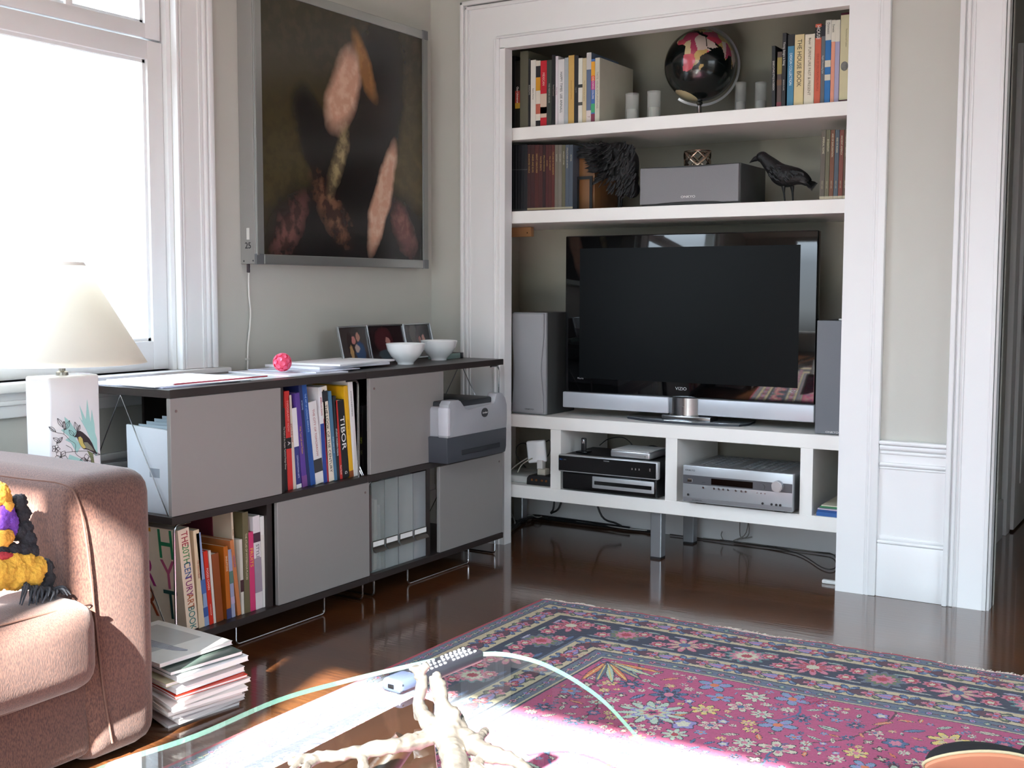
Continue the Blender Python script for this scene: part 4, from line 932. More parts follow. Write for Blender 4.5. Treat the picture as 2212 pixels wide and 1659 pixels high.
# ------------------------------------------------------------------ books in the alcove
cropC = (1080, 0, 3.456); bC = lambda v: 945-(v-80)*.058
GC = 'books at the left end of the upper shelf'
row([
 (80, 80, 112, 420, 'black book touching the alcove casing at the left end of the upper shelf', '141414', U(lean=0)),
 (113, 113, 148, 455, 'black book lettered Our Universe with a red and yellow spine', '16140f', U(lean=0, bands=[(.38, .56, '8c2c24'), (.3, .38, 'a8842c')], title=[('Our Universe', .5, .45, 'e8e4dc', .9)])),
 (149, 149, 210, 385, 'thick olive-grey book, tallest near the left end of the upper shelf', '5c5a4a', U(lean=0, hmax=.33)),
 (211, 211, 227, 440, 'thin black book beside the thick olive-grey one', '1b1b1d', U(lean=0, title=[('BUNGALOWS', .55, .6, 'b8b4ac', .8)])),
 (228, 228, 266, 450, 'white book with small grey lettering, left of the black-and-yellow spine', 'd6d2c8', U(lean=0, title=[('Retro Home', .5, .35, '7c786c', .8)])),
 (267, 267, 300, 455, 'black, yellow and white patterned book left of the bright red one', 'd8cfc0', U(lean=0, bands=[(.75, .92, '1c1c20'), (.55, .75, 'c89020'), (.0, .1, '201c20'), (.2, .35, 'b8604c')])),
 (301, 301, 347, 455, 'bright red and white cookbook-like spine on the upper shelf', 'c01c2c', U(lean=0, bands=[(.14, .50, 'cdb8a4'), (.2, .3, 'b8605c')], title=[('MEXICAN', .72, .4, 'e8c8c0', .8)])),
 (348, 348, 384, 450, 'dark green-grey book right of the bright red one', '3a4038', U(lean=0, title=[('THE MARTHA HOUSE', .5, .35, 'a8b0a4', .8)])),
 (385, 385, 412, 410, 'black book with pale lettering, right of the dark green-grey one', '18181a', U(lean=0, title=[('Formal Country', .5, .4, 'a89c90', .8)])),
 (413, 413, 432, 420, 'thin white book with a pink line on the upper shelf', 'dcd4d8', U(lean=0, title=[('Entertaining', .5, .5, 'a87c90', .8)])),
 (433, 433, 478, 445, 'white book lettered HAPPY TIMES LEE', 'dad8d8', U(lean=0, title=[('HAPPY TIMES  LEE ANNALL', .5, .42, '3c4c4c', .9)])),
 (479, 479, 508, 432, 'light blue-grey book left of the tan-yellow one', 'a8b0b4', U(lean=0)),
 (509, 509, 552, 415, 'tan-yellow book in the middle of the left upper row', 'c8a258', U(lean=0, title=[('WHOLE EARTH LETTERING', .5, .2, 'a8803c', .9)])),
 (553, 553, 582, 415, 'black book right of the tan-yellow one', '1a1a1c', U(lean=0, title=[('noguchi', .5, .4, '7c7c74', .8)])),
 (583, 583, 613, 435, 'white book with a few black marks, right of the black one', 'dcdace', U(lean=0, bands=[(.55, .6, '30302c'), (.28, .33, '4c4c44')])),
 (614, 614, 643, 435, 'beige book with fine lettering left of the blue-grey one', 'c8b894', U(lean=0, title=[('The Complete Style Source', .5, .4, '9c885c', .8)])),
 (668, 644, 678, 392, 'tall blue-grey and white book numbered 7', '5c6c88', U(lean=0, bands=[(.76, 1, 'c4c0bc'), (0, .18, 'd8ccc8')], title=[('7', .09, .5, '8c3c4c', 1)])),
 (697, 679, 706, 440, 'rainbow-spined book lettered CHOOSING COLORS', '3c6cb0', U(lean=0, bands=[(.74, .96, 'e0a020'), (.66, .74, 'dc5c24'), (.52, .66, 'b82c80'), (.16, .30, '3ca870'), (0, .14, '7c2440')], title=[('CHOOSING COLORS', .55, .5, 'e8e0d8', .9)])),
 (735, 707, 742, 430, 'large pale beige book with a wide cover, last before the black bookend', 'c9c5b4', U(lean=0, d=.30, twist=.0, title=[('TASTE  VISUAL EXPLANATIONS', .5, .42, '8c8878', .9)])),
], cropC, Y=SF+.03, z0=S2[1], ybase=bC, depth=.24, group=GC)
blackmetal = mat('black_metal', '141416', .45, .3, var=0)
def bookend(x, y, z, label, w=.012, face=False):
    t = thing('bookend', label, 'bookend', (x, y, z))
    if face:
        bm = B(); box(bm, 0, .012, 0, .003, 0, .135); box(bm, .062, .074, 0, .003, 0, .135); box(bm, .012, .062, 0, .003, .123, .135); fin(bm, 'frame', blackmetal, t)
        bm = B(); box(bm, .012, .062, -.04, .003, 0, .002); fin(bm, 'base_plate', blackmetal, t); return
    bm = B(); box(bm, 0, w*.3, 0, .012, 0, .15); box(bm, 0, w*.3, .11, .122, 0, .15); box(bm, 0, w*.3, .012, .11, .138, .15); fin(bm, 'frame', blackmetal, t)
    bm = B(); box(bm, -.09, w*.3, .02, .10, 0, .002); fin(bm, 'base_plate', blackmetal, t)
q = pY(1080+800/3.456, 250, SF+.10); bookend(q.x-.005, SF+.09, S2[1], 'black metal bookend against the large beige book on the upper shelf')
cropD = (1400, 0, 3.456); bD = lambda v: 808-(v-915)*.065
GD = 'books at the right end of the upper shelf'
row([
 (912, 922, 948, 345, 'black book lettered EXECUTIVE STYLE', '161618', U(lean=1.0, title=[('EXECUTIVE STYLE & DESIGN', .52, .55, 'd0ccc4', .9)])),
 (955, 958, 992, 390, 'dark patterned short book right of the EXECUTIVE STYLE book', '4c3c34', U(lean=0, bands=[(.6, .9, '8c7c3c'), (.4, .5, '6c4c30'), (0, .1, '7c2c3c')])),
 (986, 994, 1022, 250, 'black book lettered Young designs in living', '18181a', U(lean=0, title=[('Young designs in living', .72, .6, 'd8d4cc', .85), ('BARBARA PLUMB', .3, .35, 'b8b4ac', .8)])),
 (1033, 1034, 1082, 262, 'blue book with a black top, beside the beige HOUSE BOOK', '3c7c9c', U(lean=0, bands=[(.84, 1, '141416')], title=[('DESIGN COLLECTION', .52, .42, 'dcecf0', .9)])),
 (1085, 1085, 1156, 262, 'thick beige book lettered THE HOUSE BOOK', 'd2c090', U(lean=0, title=[('THE HOUSE BOOK', .60, .50, '3c382c', .88)])),
 (1160, 1160, 1234, 260, 'thick cream book lettered FURNITURE PAST & PRESENT', 'd8d0bc', U(lean=0, title=[('FURNITURE PAST & PRESENT', .48, .30, '6c6450', .95), ('Beyer', .9, .25, '6c6450', .9)])),
 (1243, 1236, 1282, 182, 'orange-red book with a black HOUSE title at its top', 'c4583c', U(lean=0, bands=[(.83, .96, '1c1818')], title=[('HOUSE', .895, .6, 'e8e0d8', .9), ('IDEAS BY DECORATING PEOPLE', .4, .4, '9c3c28', .8)])),
 (1290, 1283, 1312, 190, 'dark grey book between the orange-red and the blue banded one', '5c6064', U(lean=0, bands=[(.86, 1, '161420')], title=[('English Decorating Style', .5, .45, 'c8ccc8', .8)])),
 (1326, 1313, 1355, 152, 'white book with wide blue bands on the upper shelf', '1c6cac', U(lean=0, bands=[(.76, 1, 'cfcdc0'), (.44, .52, 'cfcbb8'), (.28, .35, 'cfcbb8')], title=[('Domestic', .9, .5, '30302c', .8)])),
 (1377, 1357, 1385, 150, 'white and salmon book beside the lilac one', 'd8957a', U(lean=0, bands=[(.74, 1, 'd4d0c0')], title=[('Domestic', .9, .6, '30302c', .7)])),
 (1406, 1386, 1420, 150, 'white and lilac book left of the maroon-framed one', 'a4a0bc', U(lean=0, bands=[(.74, 1, 'd4d0c0')])),
 (1440, 1424, 1512, 98, 'tall maroon-framed beige book with an oval portrait at the right end of the upper shelf', '4c0c20', U(lean=0, bands=[(.03, .975, 'c9c29c')], title=[('The Architect and Tradition', .72, .13, '7c7450', .8)])),
], cropD, Y=SF+.03, z0=S2[1], ybase=bD, depth=.24, group=GD)
mb = [o for o in bpy.data.objects if o.get('label', '').startswith('tall maroon-framed')][0]
bm = B(); T = bmesh.new(); bmesh.ops.create_cone(T, cap_ends=True, segments=32, radius1=.013, radius2=.013, depth=.0012); merge(bm, T, 0, Matrix.Translation((-.004, -.0010, .125)) @ Matrix.Diagonal((1, 1, 1.25, 1)) @ Matrix.Rotation(PI/2, 4, 'X')); fin(bm, 'oval_picture', mat('oval_picture', '6c6c68', .5, var=.8, scale=60), mb)

cropE = (1080, 0, 3.456); bE = lambda v: 1556-(v-80)*.03
GE = 'books at the left end of the lower shelf'
cols = []
E_ = []
for i in range(6):
    a = 80+i*20.6; E_.append((a, a, a+20, 1078, 'black uniform volume, %s of the black set at the left end of the lower shelf' % ['leftmost', 'second', 'third', 'fourth', 'fifth', 'rightmost'][i], '15161a', U(lean=0, bands=[(.0, .04, '3c3c3c'), (.62, .63, '4c4c4c')])))
BN = ['ENCHANTED WORLD', 'FAIRIES AND ELVES', 'NIGHT CREATURES', 'WATER SPIRITS', 'SPELLS AND BINDINGS', 'DWARFS', 'FALL OF CAMELOT', 'THE LORE OF THE ANCIENTS']
for i, a in enumerate((204, 230, 259, 289, 318, 340, 361, 384)):
    b_ = (230, 259, 289, 318, 340, 361, 384, 408)[i]
    E_.append((a, a, b_-1, 1082, 'dark maroon volume with gold lettering, %s of the maroon set' % ['first', 'second', 'third', 'fourth', 'fifth', 'sixth', 'seventh', 'last'][i], ['3a1a18', '3c1c1c', '4a201c', '45201e', '2c1416', '4a1c1c', '481c18', '54201a'][i], U(lean=0, title=[(BN[i], .72, .42, 'b09050', .9)], bands=[(.02, .05, 'a89878')])))
for a, b_, c, lab in ((408, 434, '6c665a', 'taupe volume right of the maroon set'), (434, 461, '716c62', 'grey-taupe volume, second after the maroon set'), (461, 487, '5c5840', 'olive volume left of the slate ones'), (487, 514, '4a5460', 'slate blue-grey volume right of the olive one'), (514, 543, '46505c', 'slate volume lettered MYTHS, last before the black bookend')):
    E_.append((a, a, b_-1, 1082, lab, c, U(lean=0, title=[({'461': 'ANCIENT CITIES'.upper(), '487': 'STRUCTURES OF MYTH', '514': 'MYTHS'}.get(str(a), 'HISTORY'), .8, .42, 'b0ac98', .9)], bands=[(.02, .05, 'b0a890')])))
row(E_, cropE, Y=SF+.035, z0=S1[1], ybase=bE, depth=.22, group=GE)
q = pY(1080+565/3.456, 420, SF+.07); bookend(q.x, SF+.072, S1[1], 'black metal bookend behind the spread-winged black bird on the lower shelf', face=True)
bm = B(); a, b_ = pY(1080+582/3.456, 420, SF+.09).x, pY(1080+706/3.456, 420, SF+.09).x
box(bm, a, b_, SF+.09, SF+.30, S1[1], S1[1]+.215, .003); onething('wooden_box', bm, mat('brown_wood', '7c5430', .5, var=.3, scale=3, stretch=(14, 14, 1)), 'upright brown wooden block standing behind the black bookend and the bird', 'box')
cropF = (1400, 0, 3.456); bF = lambda v: 1512-(v-1270)*.03
GFF = 'books at the right end of the lower shelf'
FN = [(1270, 1305, '5a5246', 'IMPERIAL ROME', 'brown-grey volume, first of the history set beside the standing bird'), (1306, 1338, '5e5a42', 'BYZANTIUM', 'olive-brown volume, second of the history set'), (1339, 1372, '6c4026', 'AGE OF EXPLORATION', 'chestnut volume, third of the history set'),
      (1373, 1406, '44505a', 'RISE OF RUSSIA', 'slate volume, fourth of the history set'), (1407, 1440, '74382a', 'ANCIENT AMERICA', 'rust-red volume, fifth of the history set'), (1441, 1474, '54402e', 'TWENTIETH CENTURY', 'dark brown volume, sixth of the history set'), (1475, 1506, '585c34', 'CLASSICAL GREECE', 'olive green volume touching the right casing')]
row([(a, a+8, b_+7, 972, lab, c, U(lean=-.5, title=[(s, .78, .42, 'd0c8a8', .95), ('GREAT AGES', .22, .3, 'b0a888', .8)], bands=[(.015, .055, 'c8bca0')])) for a, b_, c, s, lab in FN], cropF, Y=SF+.035, z0=S1[1], ybase=bF, depth=.22, group=GFF)

# ------------------------------------------------------------------ globe
gc = pY(1512, 142, 4.36); GR = .138
t = thing('globe', 'black-ocean globe on a silver stand in the middle of the upper shelf', 'globe', (gc.x, 4.36, S2[1])); gz = gc.z-S2[1]
gm = bpy.data.materials.new('globe_map'); gm.use_nodes = True; n = gm.node_tree.nodes; l = gm.node_tree.links; b = n['Principled BSDF']
b.inputs['Roughness'].default_value = .22; b.inputs['Coat Weight'].default_value = .5
vc = n.new('ShaderNodeVertexColor'); vc.layer_name = 'map'; l.new(vc.outputs[0], b.inputs['Base Color'])
bm = B(); bmesh.ops.create_uvsphere(bm, u_segments=240, v_segments=140, radius=GR)
lay = bm.loops.layers.float_color.new('map')
def inpoly(x, y, P):
    c = False
    for i in range(len(P)):
        x1, y1 = P[i]; x2, y2 = P[i-1]
        if (y1 > y) != (y2 > y) and x < (x2-x1)*(y-y1)/(y2-y1)+x1: c = not c
    return c
AF = [(-17, 15), (-13, 27), (-6, 35), (10, 37), (20, 32), (32, 31), (37, 21), (43, 12), (51, 11), (44, 2), (39, -5), (40, -15), (35, -22), (32, -29), (26, -34), (18, -34), (14, -22), (12, -10), (9, 3), (4, 6), (-8, 5), (-15, 10)]
EU = [(-9, 37), (-9, 43), (-1, 44), (-4, 48), (5, 52), (9, 57), (6, 62), (20, 70), (40, 67), (70, 70), (100, 76), (140, 73), (178, 67), (160, 60), (142, 58), (135, 45), (122, 38), (121, 28), (109, 20), (106, 10), (100, 13), (103, 2), (98, 10), (92, 22), (85, 20), (80, 8), (73, 18), (67, 25), (57, 26), (50, 30), (55, 23), (60, 22), (52, 15), (44, 13), (38, 22), (34, 30), (36, 36), (27, 37), (23, 37), (19, 42), (13, 45), (18, 40), (16, 38), (9, 44), (3, 42), (-1, 37)]
SA = [(-80, 8), (-72, 12), (-60, 8), (-50, 0), (-35, -6), (-39, -15), (-48, -26), (-58, -36), (-66, -46), (-70, -54), (-75, -48), (-71, -30), (-71, -18), (-80, -6)]
MG = [(43, -16), (49, -13), (50, -16), (47, -25), (44, -24)]
ANT = -70
PAL = [srgb(h) for h in ('c8b48c', 'b83c50', 'c4505c', 'a88c54', '8c9c78', 'b89c60', 'c0acA0'.lower(), 'a8425c')]
cent = [(rng.uniform(-20, 180), rng.uniform(-35, 75), PAL[i % 8]) for i in range(70)]
ocean = srgb('0b100f'); ocean2 = srgb('1c2220'); coast = srgb('c8b890')
cache = {}
view = Vector((0, 0, CH)) - Vector((gc.x, 4.36, gc.z)); va = math.atan2(view.y, view.x)
lon0 = 40; tilt = Matrix.Rotation(math.radians(-23), 3, Vector((view.x, view.y, 0)).normalized()) @ Matrix.Rotation(math.radians(-9), 3, Vector((-view.y, view.x, 0)).normalized())
for f in bm.faces:
    p = tilt.inverted() @ f.calc_center_median().normalized()
    lat = math.degrees(math.asin(max(-1, min(1, p.z)))); lon = (math.degrees(math.atan2(p.y, p.x)-va)+lon0+180) % 360-180
    c = ocean
    if any(inpoly(lon, lat, P) for P in (AF, EU, SA, MG)):
        c = min(cent, key=lambda k: (k[0]-lon)**2+(k[1]-lat)**2)[2]
    elif lat < ANT: c = coast
    elif abs(lat) < .8 or abs(lat-23) < .5 or abs(lat+23) < .5 or abs((lon % 30)-.3) < .5: c = ocean2
    for lo in f.loops: lo[lay] = c
for v in bm.verts: v.co.z += gz
fin(bm, 'sphere', gm, t)
# meridian ring, in the plane facing the room, open to the left
bm = B(); R_ = GR+.011
rdir = RT.copy(); rdir.z = 0; rdir.normalize(); ydir = Vector((-rdir.y, rdir.x, 0))
T = bmesh.new(); rows = []
for k in range(61):
    a = math.radians(78-k*3.35); cs, sn = math.cos(a), math.sin(a)
    rows.append([T.verts.new(rdir*(cs*r)+Vector((0, 0, sn*r+gz))+ydir*w) for r, w in ((R_-.001, -.006), (R_+.008, -.003), (R_+.008, .003), (R_-.001, .006))])
for a, b_ in zip(rows, rows[1:]):
    for k in range(4): T.faces.new((a[k], a[(k+1) % 4], b_[(k+1) % 4], b_[k]))
T.faces.new(rows[0]); T.faces.new(rows[-1][::-1]); bmesh.ops.recalc_face_normals(T, faces=T.faces[:]); merge(bm, T)
fin(bm, 'meridian_ring', mat('ring_silver', 'd4d8dc', .3, .5, var=0), t)
bm = B(); lathe(bm, [(0, 0), (.055, 0), (.058, .003), (.052, .008), (.03, .012), (.012, .016), (.009, .022), (.008, gz-GR-.016), (.014, gz-GR-.010), (.012, gz-GR-.002), (0, gz-GR-.001)], 40); fin(bm, 'stand', mat('stand_metal', '8c8c8c', .2, 1.0, var=0), t)

# ------------------------------------------------------------------ frosted candle glasses
def frosted_glass_mat():
    return mat('frosted_glass', 'dde0dc', .5, var=.02, alpha=.26)
fg = frosted_glass_mat(); wax = mat('candle_wax', 'd8d8d0', .6, var=.01, sub=.2)
GG = 'frosted candle glasses on the upper shelf'
for (xa, xb, yt, Yc, lab) in ((1350, 1381, 204, 4.30, 'frosted candle glass nearest the row with the bookend, left of the globe'), (1397, 1428, 199, 4.30, 'frosted candle glass just left of the globe'), (1586, 1613, 180, 4.42, 'frosted candle glass half behind the globe on its right'), (1629, 1657, 180, 4.40, 'frosted candle glass farthest right, beside the EXECUTIVE STYLE book')):
    c0, c1 = pY(xa, 230, Yc), pY(xb, 230, Yc); r = (c1.x-c0.x)/2*.86; zt_ = pY(xa, yt, Yc).z-S2[1]
    t = thing('candle_glass', lab, 'candle holder', ((c0.x+c1.x)/2, Yc, S2[1]), group=GG)
    bm = B(); lathe(bm, [(0, 0), (r*.98, 0), (r, .004), (r, zt_), (r-.002, zt_), (r-.002, .006), (0, .006)], 32); fin(bm, 'glass', fg, t, 50)
    bm = B(); lathe(bm, [(0, .007), (r*.75, .007), (r*.75, zt_*.48), (r*.2, zt_*.5), (0, zt_*.49)], 24); fin(bm, 'candle', wax, t, 50)

# ------------------------------------------------------------------ centre speaker, cuff sculpture
grl = mat('grey_speaker_cloth', '7c7c80', .8, var=.05, scale=400); cab = mat('dark_grey_vinyl', '3a3c3c', .5, var=.03)
def spk_logo(t, x, y, z, s, c='e0e0e0'): wtext('ONKYO', s, (x, y, z), (1, 0, 0), (0, 0, 1), col(c, .4), t, 'logo', sx=1.3)
c0, c1 = pY(1380, 443, SF+.02), pY(1600, 357, SF+.02)
t = thing('centre_speaker', 'long grey loudspeaker lying on the lower shelf between the two black birds', 'speaker', ((c0.x+c1.x)/2, SF+.15, S1[1]))
sh = .150
bm = B(); box(bm, c0.x+.004, c1.x-.003, SF+.032, SF+.30, S1[1], S1[1]+sh, .003); wpart(t, 'cabinet', bm, cab)
N = 24; P = [(c0.x+.006, S1[1]+.012)]
for k in range(N+1):
    s = k/N; P.append((c0.x+.006+(c1.x-c0.x-.012)*s, S1[1]+.008+.006*math.sin(PI*s)**2*(1 if .2 < s < .8 else .2)))
for k in range(N, -1, -1):
    s = k/N; P.append((c0.x+.006+(c1.x-c0.x-.012)*s, S1[1]+sh-.004-.004*math.sin(PI*s)**2))
bm = B(); prism(bm, P[1:], 'y', SF+.016, SF+.034, .002); gp = wpart(t, 'grille', bm, grl)
q = pY(1486, 425, SF+.0155); spk_logo(gp, q.x, SF+.0157, q.z, .0125)
q0_, q1_ = pY(1480, 357, SF+.12).x, pY(1533, 357, SF+.12).x; cxm = (q0_+q1_)/2; rr_ = (q1_-q0_)/2; zt_ = S1[1]+sh
bm = B()
for k in range(5):
    a0 = k*2*PI/5; pts = []
    for j in range(13):
        s = j/12; a = a0+s*1.3; pts.append((cxm+rr_*math.cos(a), SF+.12+rr_*.8*math.sin(a), zt_+.004+.058*s))
    tube(bm, pts, .0032, 8, 2, flat=1.6)
    pts = [(cxm+rr_*math.cos(a0+1.3-j/12*1.3), SF+.12+rr_*.8*math.sin(a0+1.3-j/12*1.3), zt_+.004+.058*j/12) for j in range(13)]
    tube(bm, pts, .0028, 8, 2, flat=1.6)
ringp = [(cxm+rr_*math.cos(2*PI*j/24), SF+.12+rr_*.8*math.sin(2*PI*j/24)) for j in range(25)]
for z in (zt_+.0035, zt_+.062): tube(bm, [(x, y, z) for x, y in ringp], .0032, 8)
onething('cuff_ornament', bm, mat('bronze_silver', '9c8c7c', .22, 1.0, var=.4, scale=18), 'openwork silver and bronze ring ornament on top of the long grey speaker', 'ornament')

# ------------------------------------------------------------------ the two black birds
feath = mat('black_feathers', '0c0c0e', .55, var=.5, scale=90, bump=.6, bscale=160)
def limb(bm, pts, r): tube(bm, pts, r, 10, 5)
YR = 4.27
def pr_(x, y, dY=0): return pY(1400+x/3.456, y/3.456, YR+dY)
t = thing('black_bird', 'black feathered bird figure standing in profile, beak to the left, right of the long speaker', 'bird figure', (pr_(1050, 1500).x, YR, S1[1]), group=None)
bm = B()
prof = [((858, 1172), .0195), ((885, 1200), .0235), ((925, 1238), .029), ((965, 1278), .035), ((1010, 1305), .039), ((1060, 1315), .038), ((1110, 1318), .032), ((1160, 1335), .024), ((1200, 1365), .016)]
ctr = [pr_(*p) for p, r in prof]; rad = [r for p, r in prof]
tube(bm, ctr, rad, 24, 4); ball(bm, pr_(852, 1172), .0215, 1.1, .9, .95, 3); ball(bm, pr_(1010, 1325), .036, 1.5, .95, .95, 3, rot=Matrix.Rotation(.35, 4, 'Y'))
body = wpart(t, 'body', bm, feath, 80); remesh(body, .0025)
bm = B(); a = pr_(838, 1175); tip = pr_(757, 1216); tube(bm, [a, (a+tip)/2+Vector((0, 0, .0035)), tip], [.0125, .0095, .0010], 10, 4); wpart(t, 'beak', bm, mat('beak', '17171a', .3, var=.1))
bm = B(); e_ = pr_(840, 1158, -.016); ball(bm, e_, .0028); wpart(t, 'eye', bm, mat('glossy_black', '050505', .05))
def feather(bm, a, b_, w, thick=.0016, side=None):
    a, b_ = Vector(a), Vector(b_); d = (b_-a); L = d.length; d.normalize(); s = (side or Vector((0, 1, 0))); s = (s-d*s.dot(d)).normalized(); nrm = d.cross(s)
    T = bmesh.new(); up_, dn = [], []
    for k in range(9):
        u = k/8; ww = w*math.sin(PI*min(1, .12+u*.88))**.6*(1 if u < .8 else (1-u)/.2*.9+.1)
        up_.append((a+d*L*u+s*ww, a+d*L*u-s*ww, a+d*L*u))
    v = [[T.verts.new(p[0]), T.verts.new(p[2]+nrm*thick), T.verts.new(p[1]), T.verts.new(p[2]-nrm*thick)] for p in up_]
    for r0_, r1_ in zip(v, v[1:]):
        for k in range(4): T.faces.new((r0_[k], r0_[(k+1) % 4], r1_[(k+1) % 4], r1_[k]))
    T.faces.new(v[0]); T.faces.new(v[-1][::-1]); bmesh.ops.recalc_face_normals(T, faces=T.faces[:]); merge(bm, T)
bm = B()
for i in range(16):
    u = i/15; a = pr_(960+u*90, 1232+u*45+(i % 3)*16, -.026); b_ = pr_(1110+u*110, 1285+u*75+(i % 4)*12, -.016); feather(bm, a, b_, .006, side=Vector((.3, 0, 1)))
w_ = wpart(t, 'wing', bm, feath); w_['kind'] = 'stuff'
bm = B()
for i in range(9):
    feather(bm, pr_(1140+i*5, 1300+i*7, -.008+.002*i), pr_(1225+i*5, 1425-i*7, -.012+.003*i), .009, side=Vector((.6, .5, .3)))
w_ = wpart(t, 'tail', bm, feath); w_['kind'] = 'stuff'
bm = B()
for i in range(60):
    u = random.random(); x = 880+u*270; y = 1230+u*60+random.uniform(0, 95)*math.sin(PI*min(1, u+.2)); feather(bm, pr_(x, y, -.036), pr_(x+random.uniform(14, 34), y+random.uniform(10, 30), -.038), .0042, side=Vector((-.4, -.1, 1)))
w_ = wpart(t, 'body_feathers', bm, feath); w_['kind'] = 'stuff'
for (x0_, x1_, yy) in ((1010, 1022, -.012), (1075, 1082, .012)):
    bm = B(); a, m_, c_ = pr_(x0_, 1390, yy), pr_(x0_+4, 1440, yy), pr_(x1_, 1500, yy); c_.z = S1[1]+.004
    tube(bm, [a, m_, c_], [.0085, .004, .0024], 8, 4)
    for ang in (-2.9, -3.5, -2.3, .2): tube(bm, [c_, c_+Vector((.022*math.cos(ang), .022*math.sin(ang), -.0025))], [.0022, .0010], 6)
    wpart(t, 'leg', bm, feath)
YL = 4.235
def pl_(x, y, dY=0): return pY(1080+x/3.456, y/3.456, YL+dY)
t = thing('black_bird', 'black feathered bird figure with its wing raised, left of the long speaker', 'bird figure', (pl_(910, 1500).x, YL, S1[1]))
bm = B()
tube(bm, [pl_(720, 1130), pl_(820, 1135), pl_(900, 1140), pl_(940, 1200), pl_(945, 1300), pl_(950, 1390), pl_(960, 1430)], [.022, .034, .042, .052, .050, .040, .026], 20, 5)
ball(bm, pl_(900, 1250), .046, 1.3, .7, 1.2, 3); ball(bm, pl_(985, 1415), .030, 1.1, .9, 1.15, 3); ball(bm, pl_(950, 1330), .045, 1.1, .8, 1.2, 3); ball(bm, pl_(840, 1220), .036, 1.3, .7, 1.1, 3)
body = wpart(t, 'body', bm, feath, 80); remesh(body, .003)
bm = B(); SIL = [(690, 1050), (850, 1040), (960, 1045), (1020, 1100), (1022, 1280), (1012, 1462), (920, 1470), (870, 1425), (820, 1385), (765, 1345), (745, 1300), (700, 1230)]
kf = 0
while kf < 150:
    x, y = random.uniform(680, 1020), random.uniform(1040, 1470)
    if not inpoly(x, y, SIL): continue
    kf += 1; rr = random.uniform(38, 62); dx = -22-30*max(0, (900-x)/200)+random.uniform(-10, 10)
    e2_ = (x+dx, min(y+rr, 1482) if x > 800 else y+rr*.5)
    if e2_[0] > 1022: continue
    feather(bm, pl_(x, y, -.052+.02*abs(x-900)/200+random.uniform(-.004, .004)), pl_(*e2_, -.058+.02*abs(x-900)/200), .0062, side=Vector((1, -.15, .2)))
w_ = wpart(t, 'body_feathers', bm, feath); w_['kind'] = 'stuff'
bm = B()
wp = [(525, 1140), (530, 1165), (560, 1100), (580, 1185), (560, 1075), (620, 1200), (640, 1225), (650, 1060), (600, 1120), (690, 1235), (720, 1270), (700, 1060), (725, 1300), (700, 1350), (682, 1385), (735, 1335)]
for i in range(34):
    x, y = wp[i % len(wp)]; j = i//len(wp); a = pl_(900+random.uniform(-40, 60), 1110+random.uniform(-40, 150)*(1 if y > 1200 else .4), random.uniform(-.025, .02)); e_ = pl_(x+j*55, y+random.uniform(-8, 18), random.uniform(-.03, .0))
    feather(bm, a, e_, .0095, side=Vector((0, .25, 1)))
for i in range(16): feather(bm, pl_(790+random.uniform(0, 60), 1110+i*9, random.uniform(-.04, -.01)), pl_(640-random.uniform(0, 60)+i*3, 1090+i*13, random.uniform(-.03, 0)), .013, side=Vector((0, .25, 1)))
w_ = wpart(t, 'wing', bm, feath); w_['kind'] = 'stuff'
bm = B(); tube(bm, [pl_(800, 1290), pl_(730, 1345), pl_(690, 1375)], [.014, .009, .005], 8, 3); wpart(t, 'wing_tip', bm, feath)
for x_, yy in ((888, -.008), (905, .02)):
    bm = B(); a, c_ = pl_(x_+5, 1420, yy), pl_(x_, 1530, yy); c_.z = S1[1]+.004
    tube(bm, [a, (a+c_)/2, c_], [.010, .006, .0025], 8, 4)
    for ang in (-2.9, -3.6, -2.2, .2): tube(bm, [c_, c_+Vector((.02*math.cos(ang), .02*math.sin(ang), -.0025))], [.0022, .0010], 6)
    wpart(t, 'leg', bm, feath)

# ------------------------------------------------------------------ television
TY = 4.255
tl_, tr_ = pY(1224, 507, TY).x, pY(1772, 500, TY).x
tx0, tx1 = (tl_+pY(1218, 840, TY).x)/2, (tr_+pY(1756, 876, TY).x)/2
tz1, tzb1, tzb0 = pY(1500, 503, TY).z, pY(1218, 841, TY).z, pY(1218, 878, TY).z
tz1 = 1.281; tzb1 = .643; tzb0 = .575
t = thing('television', 'large flat television with a glossy black bezel and silver lower bar, on the white bench', 'television', ((tx0+tx1)/2, TY+.05, BZ3))
glb = mat('piano_black', '060607', .04, var=0, coat=.3)
bm = B(); box(bm, tx0, tx1, TY, TY+.035, tzb1-.004, tz1, .005, 3); wpart(t, 'bezel', bm, glb)
bm = B(); box(bm, tx0+.06, tx1-.06, TY+.03, TY+.105, tzb1, tz1-.06, .02, 3); wpart(t, 'rear_housing', bm, mat('tv_back', '17171a', .5))
scm = mat('matte_screen', '05080a', .36, var=0, spec=.14)
s0, s1 = pY(1253, 536, TY), pY(1733, 536, TY); sb = pY(1250, 808, TY).z
bm = B(); box(bm, s0.x, s1.x-.006, TY-.0006, TY+.001, tzb1+.056, s0.z-.002); wpart(t, 'screen', bm, scm)
brm = mat('brushed_silver_plastic', 'c0c6ce', .38, .35, var=.02)
cxl, cxr = pY(1443, 870, TY-.012).x, pY(1507, 870, TY-.012).x
for a, b_ in ((tx0-.004, cxl), (cxr, tx1+.003)):
    bm = B(); box(bm, a, b_, TY-.012, TY+.03, tzb0, tzb1-.003, .0045, 3); wpart(t, 'silver_bar', bm, brm)
bm = B(); P = [(cxl+.001, TY-.010)]
for k in range(17):
    s = k/16; P.append((cxl+.001+(cxr-cxl-.002)*s, TY-.010-.014*math.sin(PI*s)*.8+.010*(1-math.sin(PI*s))))
P += [(cxr-.001, TY+.03), (cxl+.001, TY+.03)]
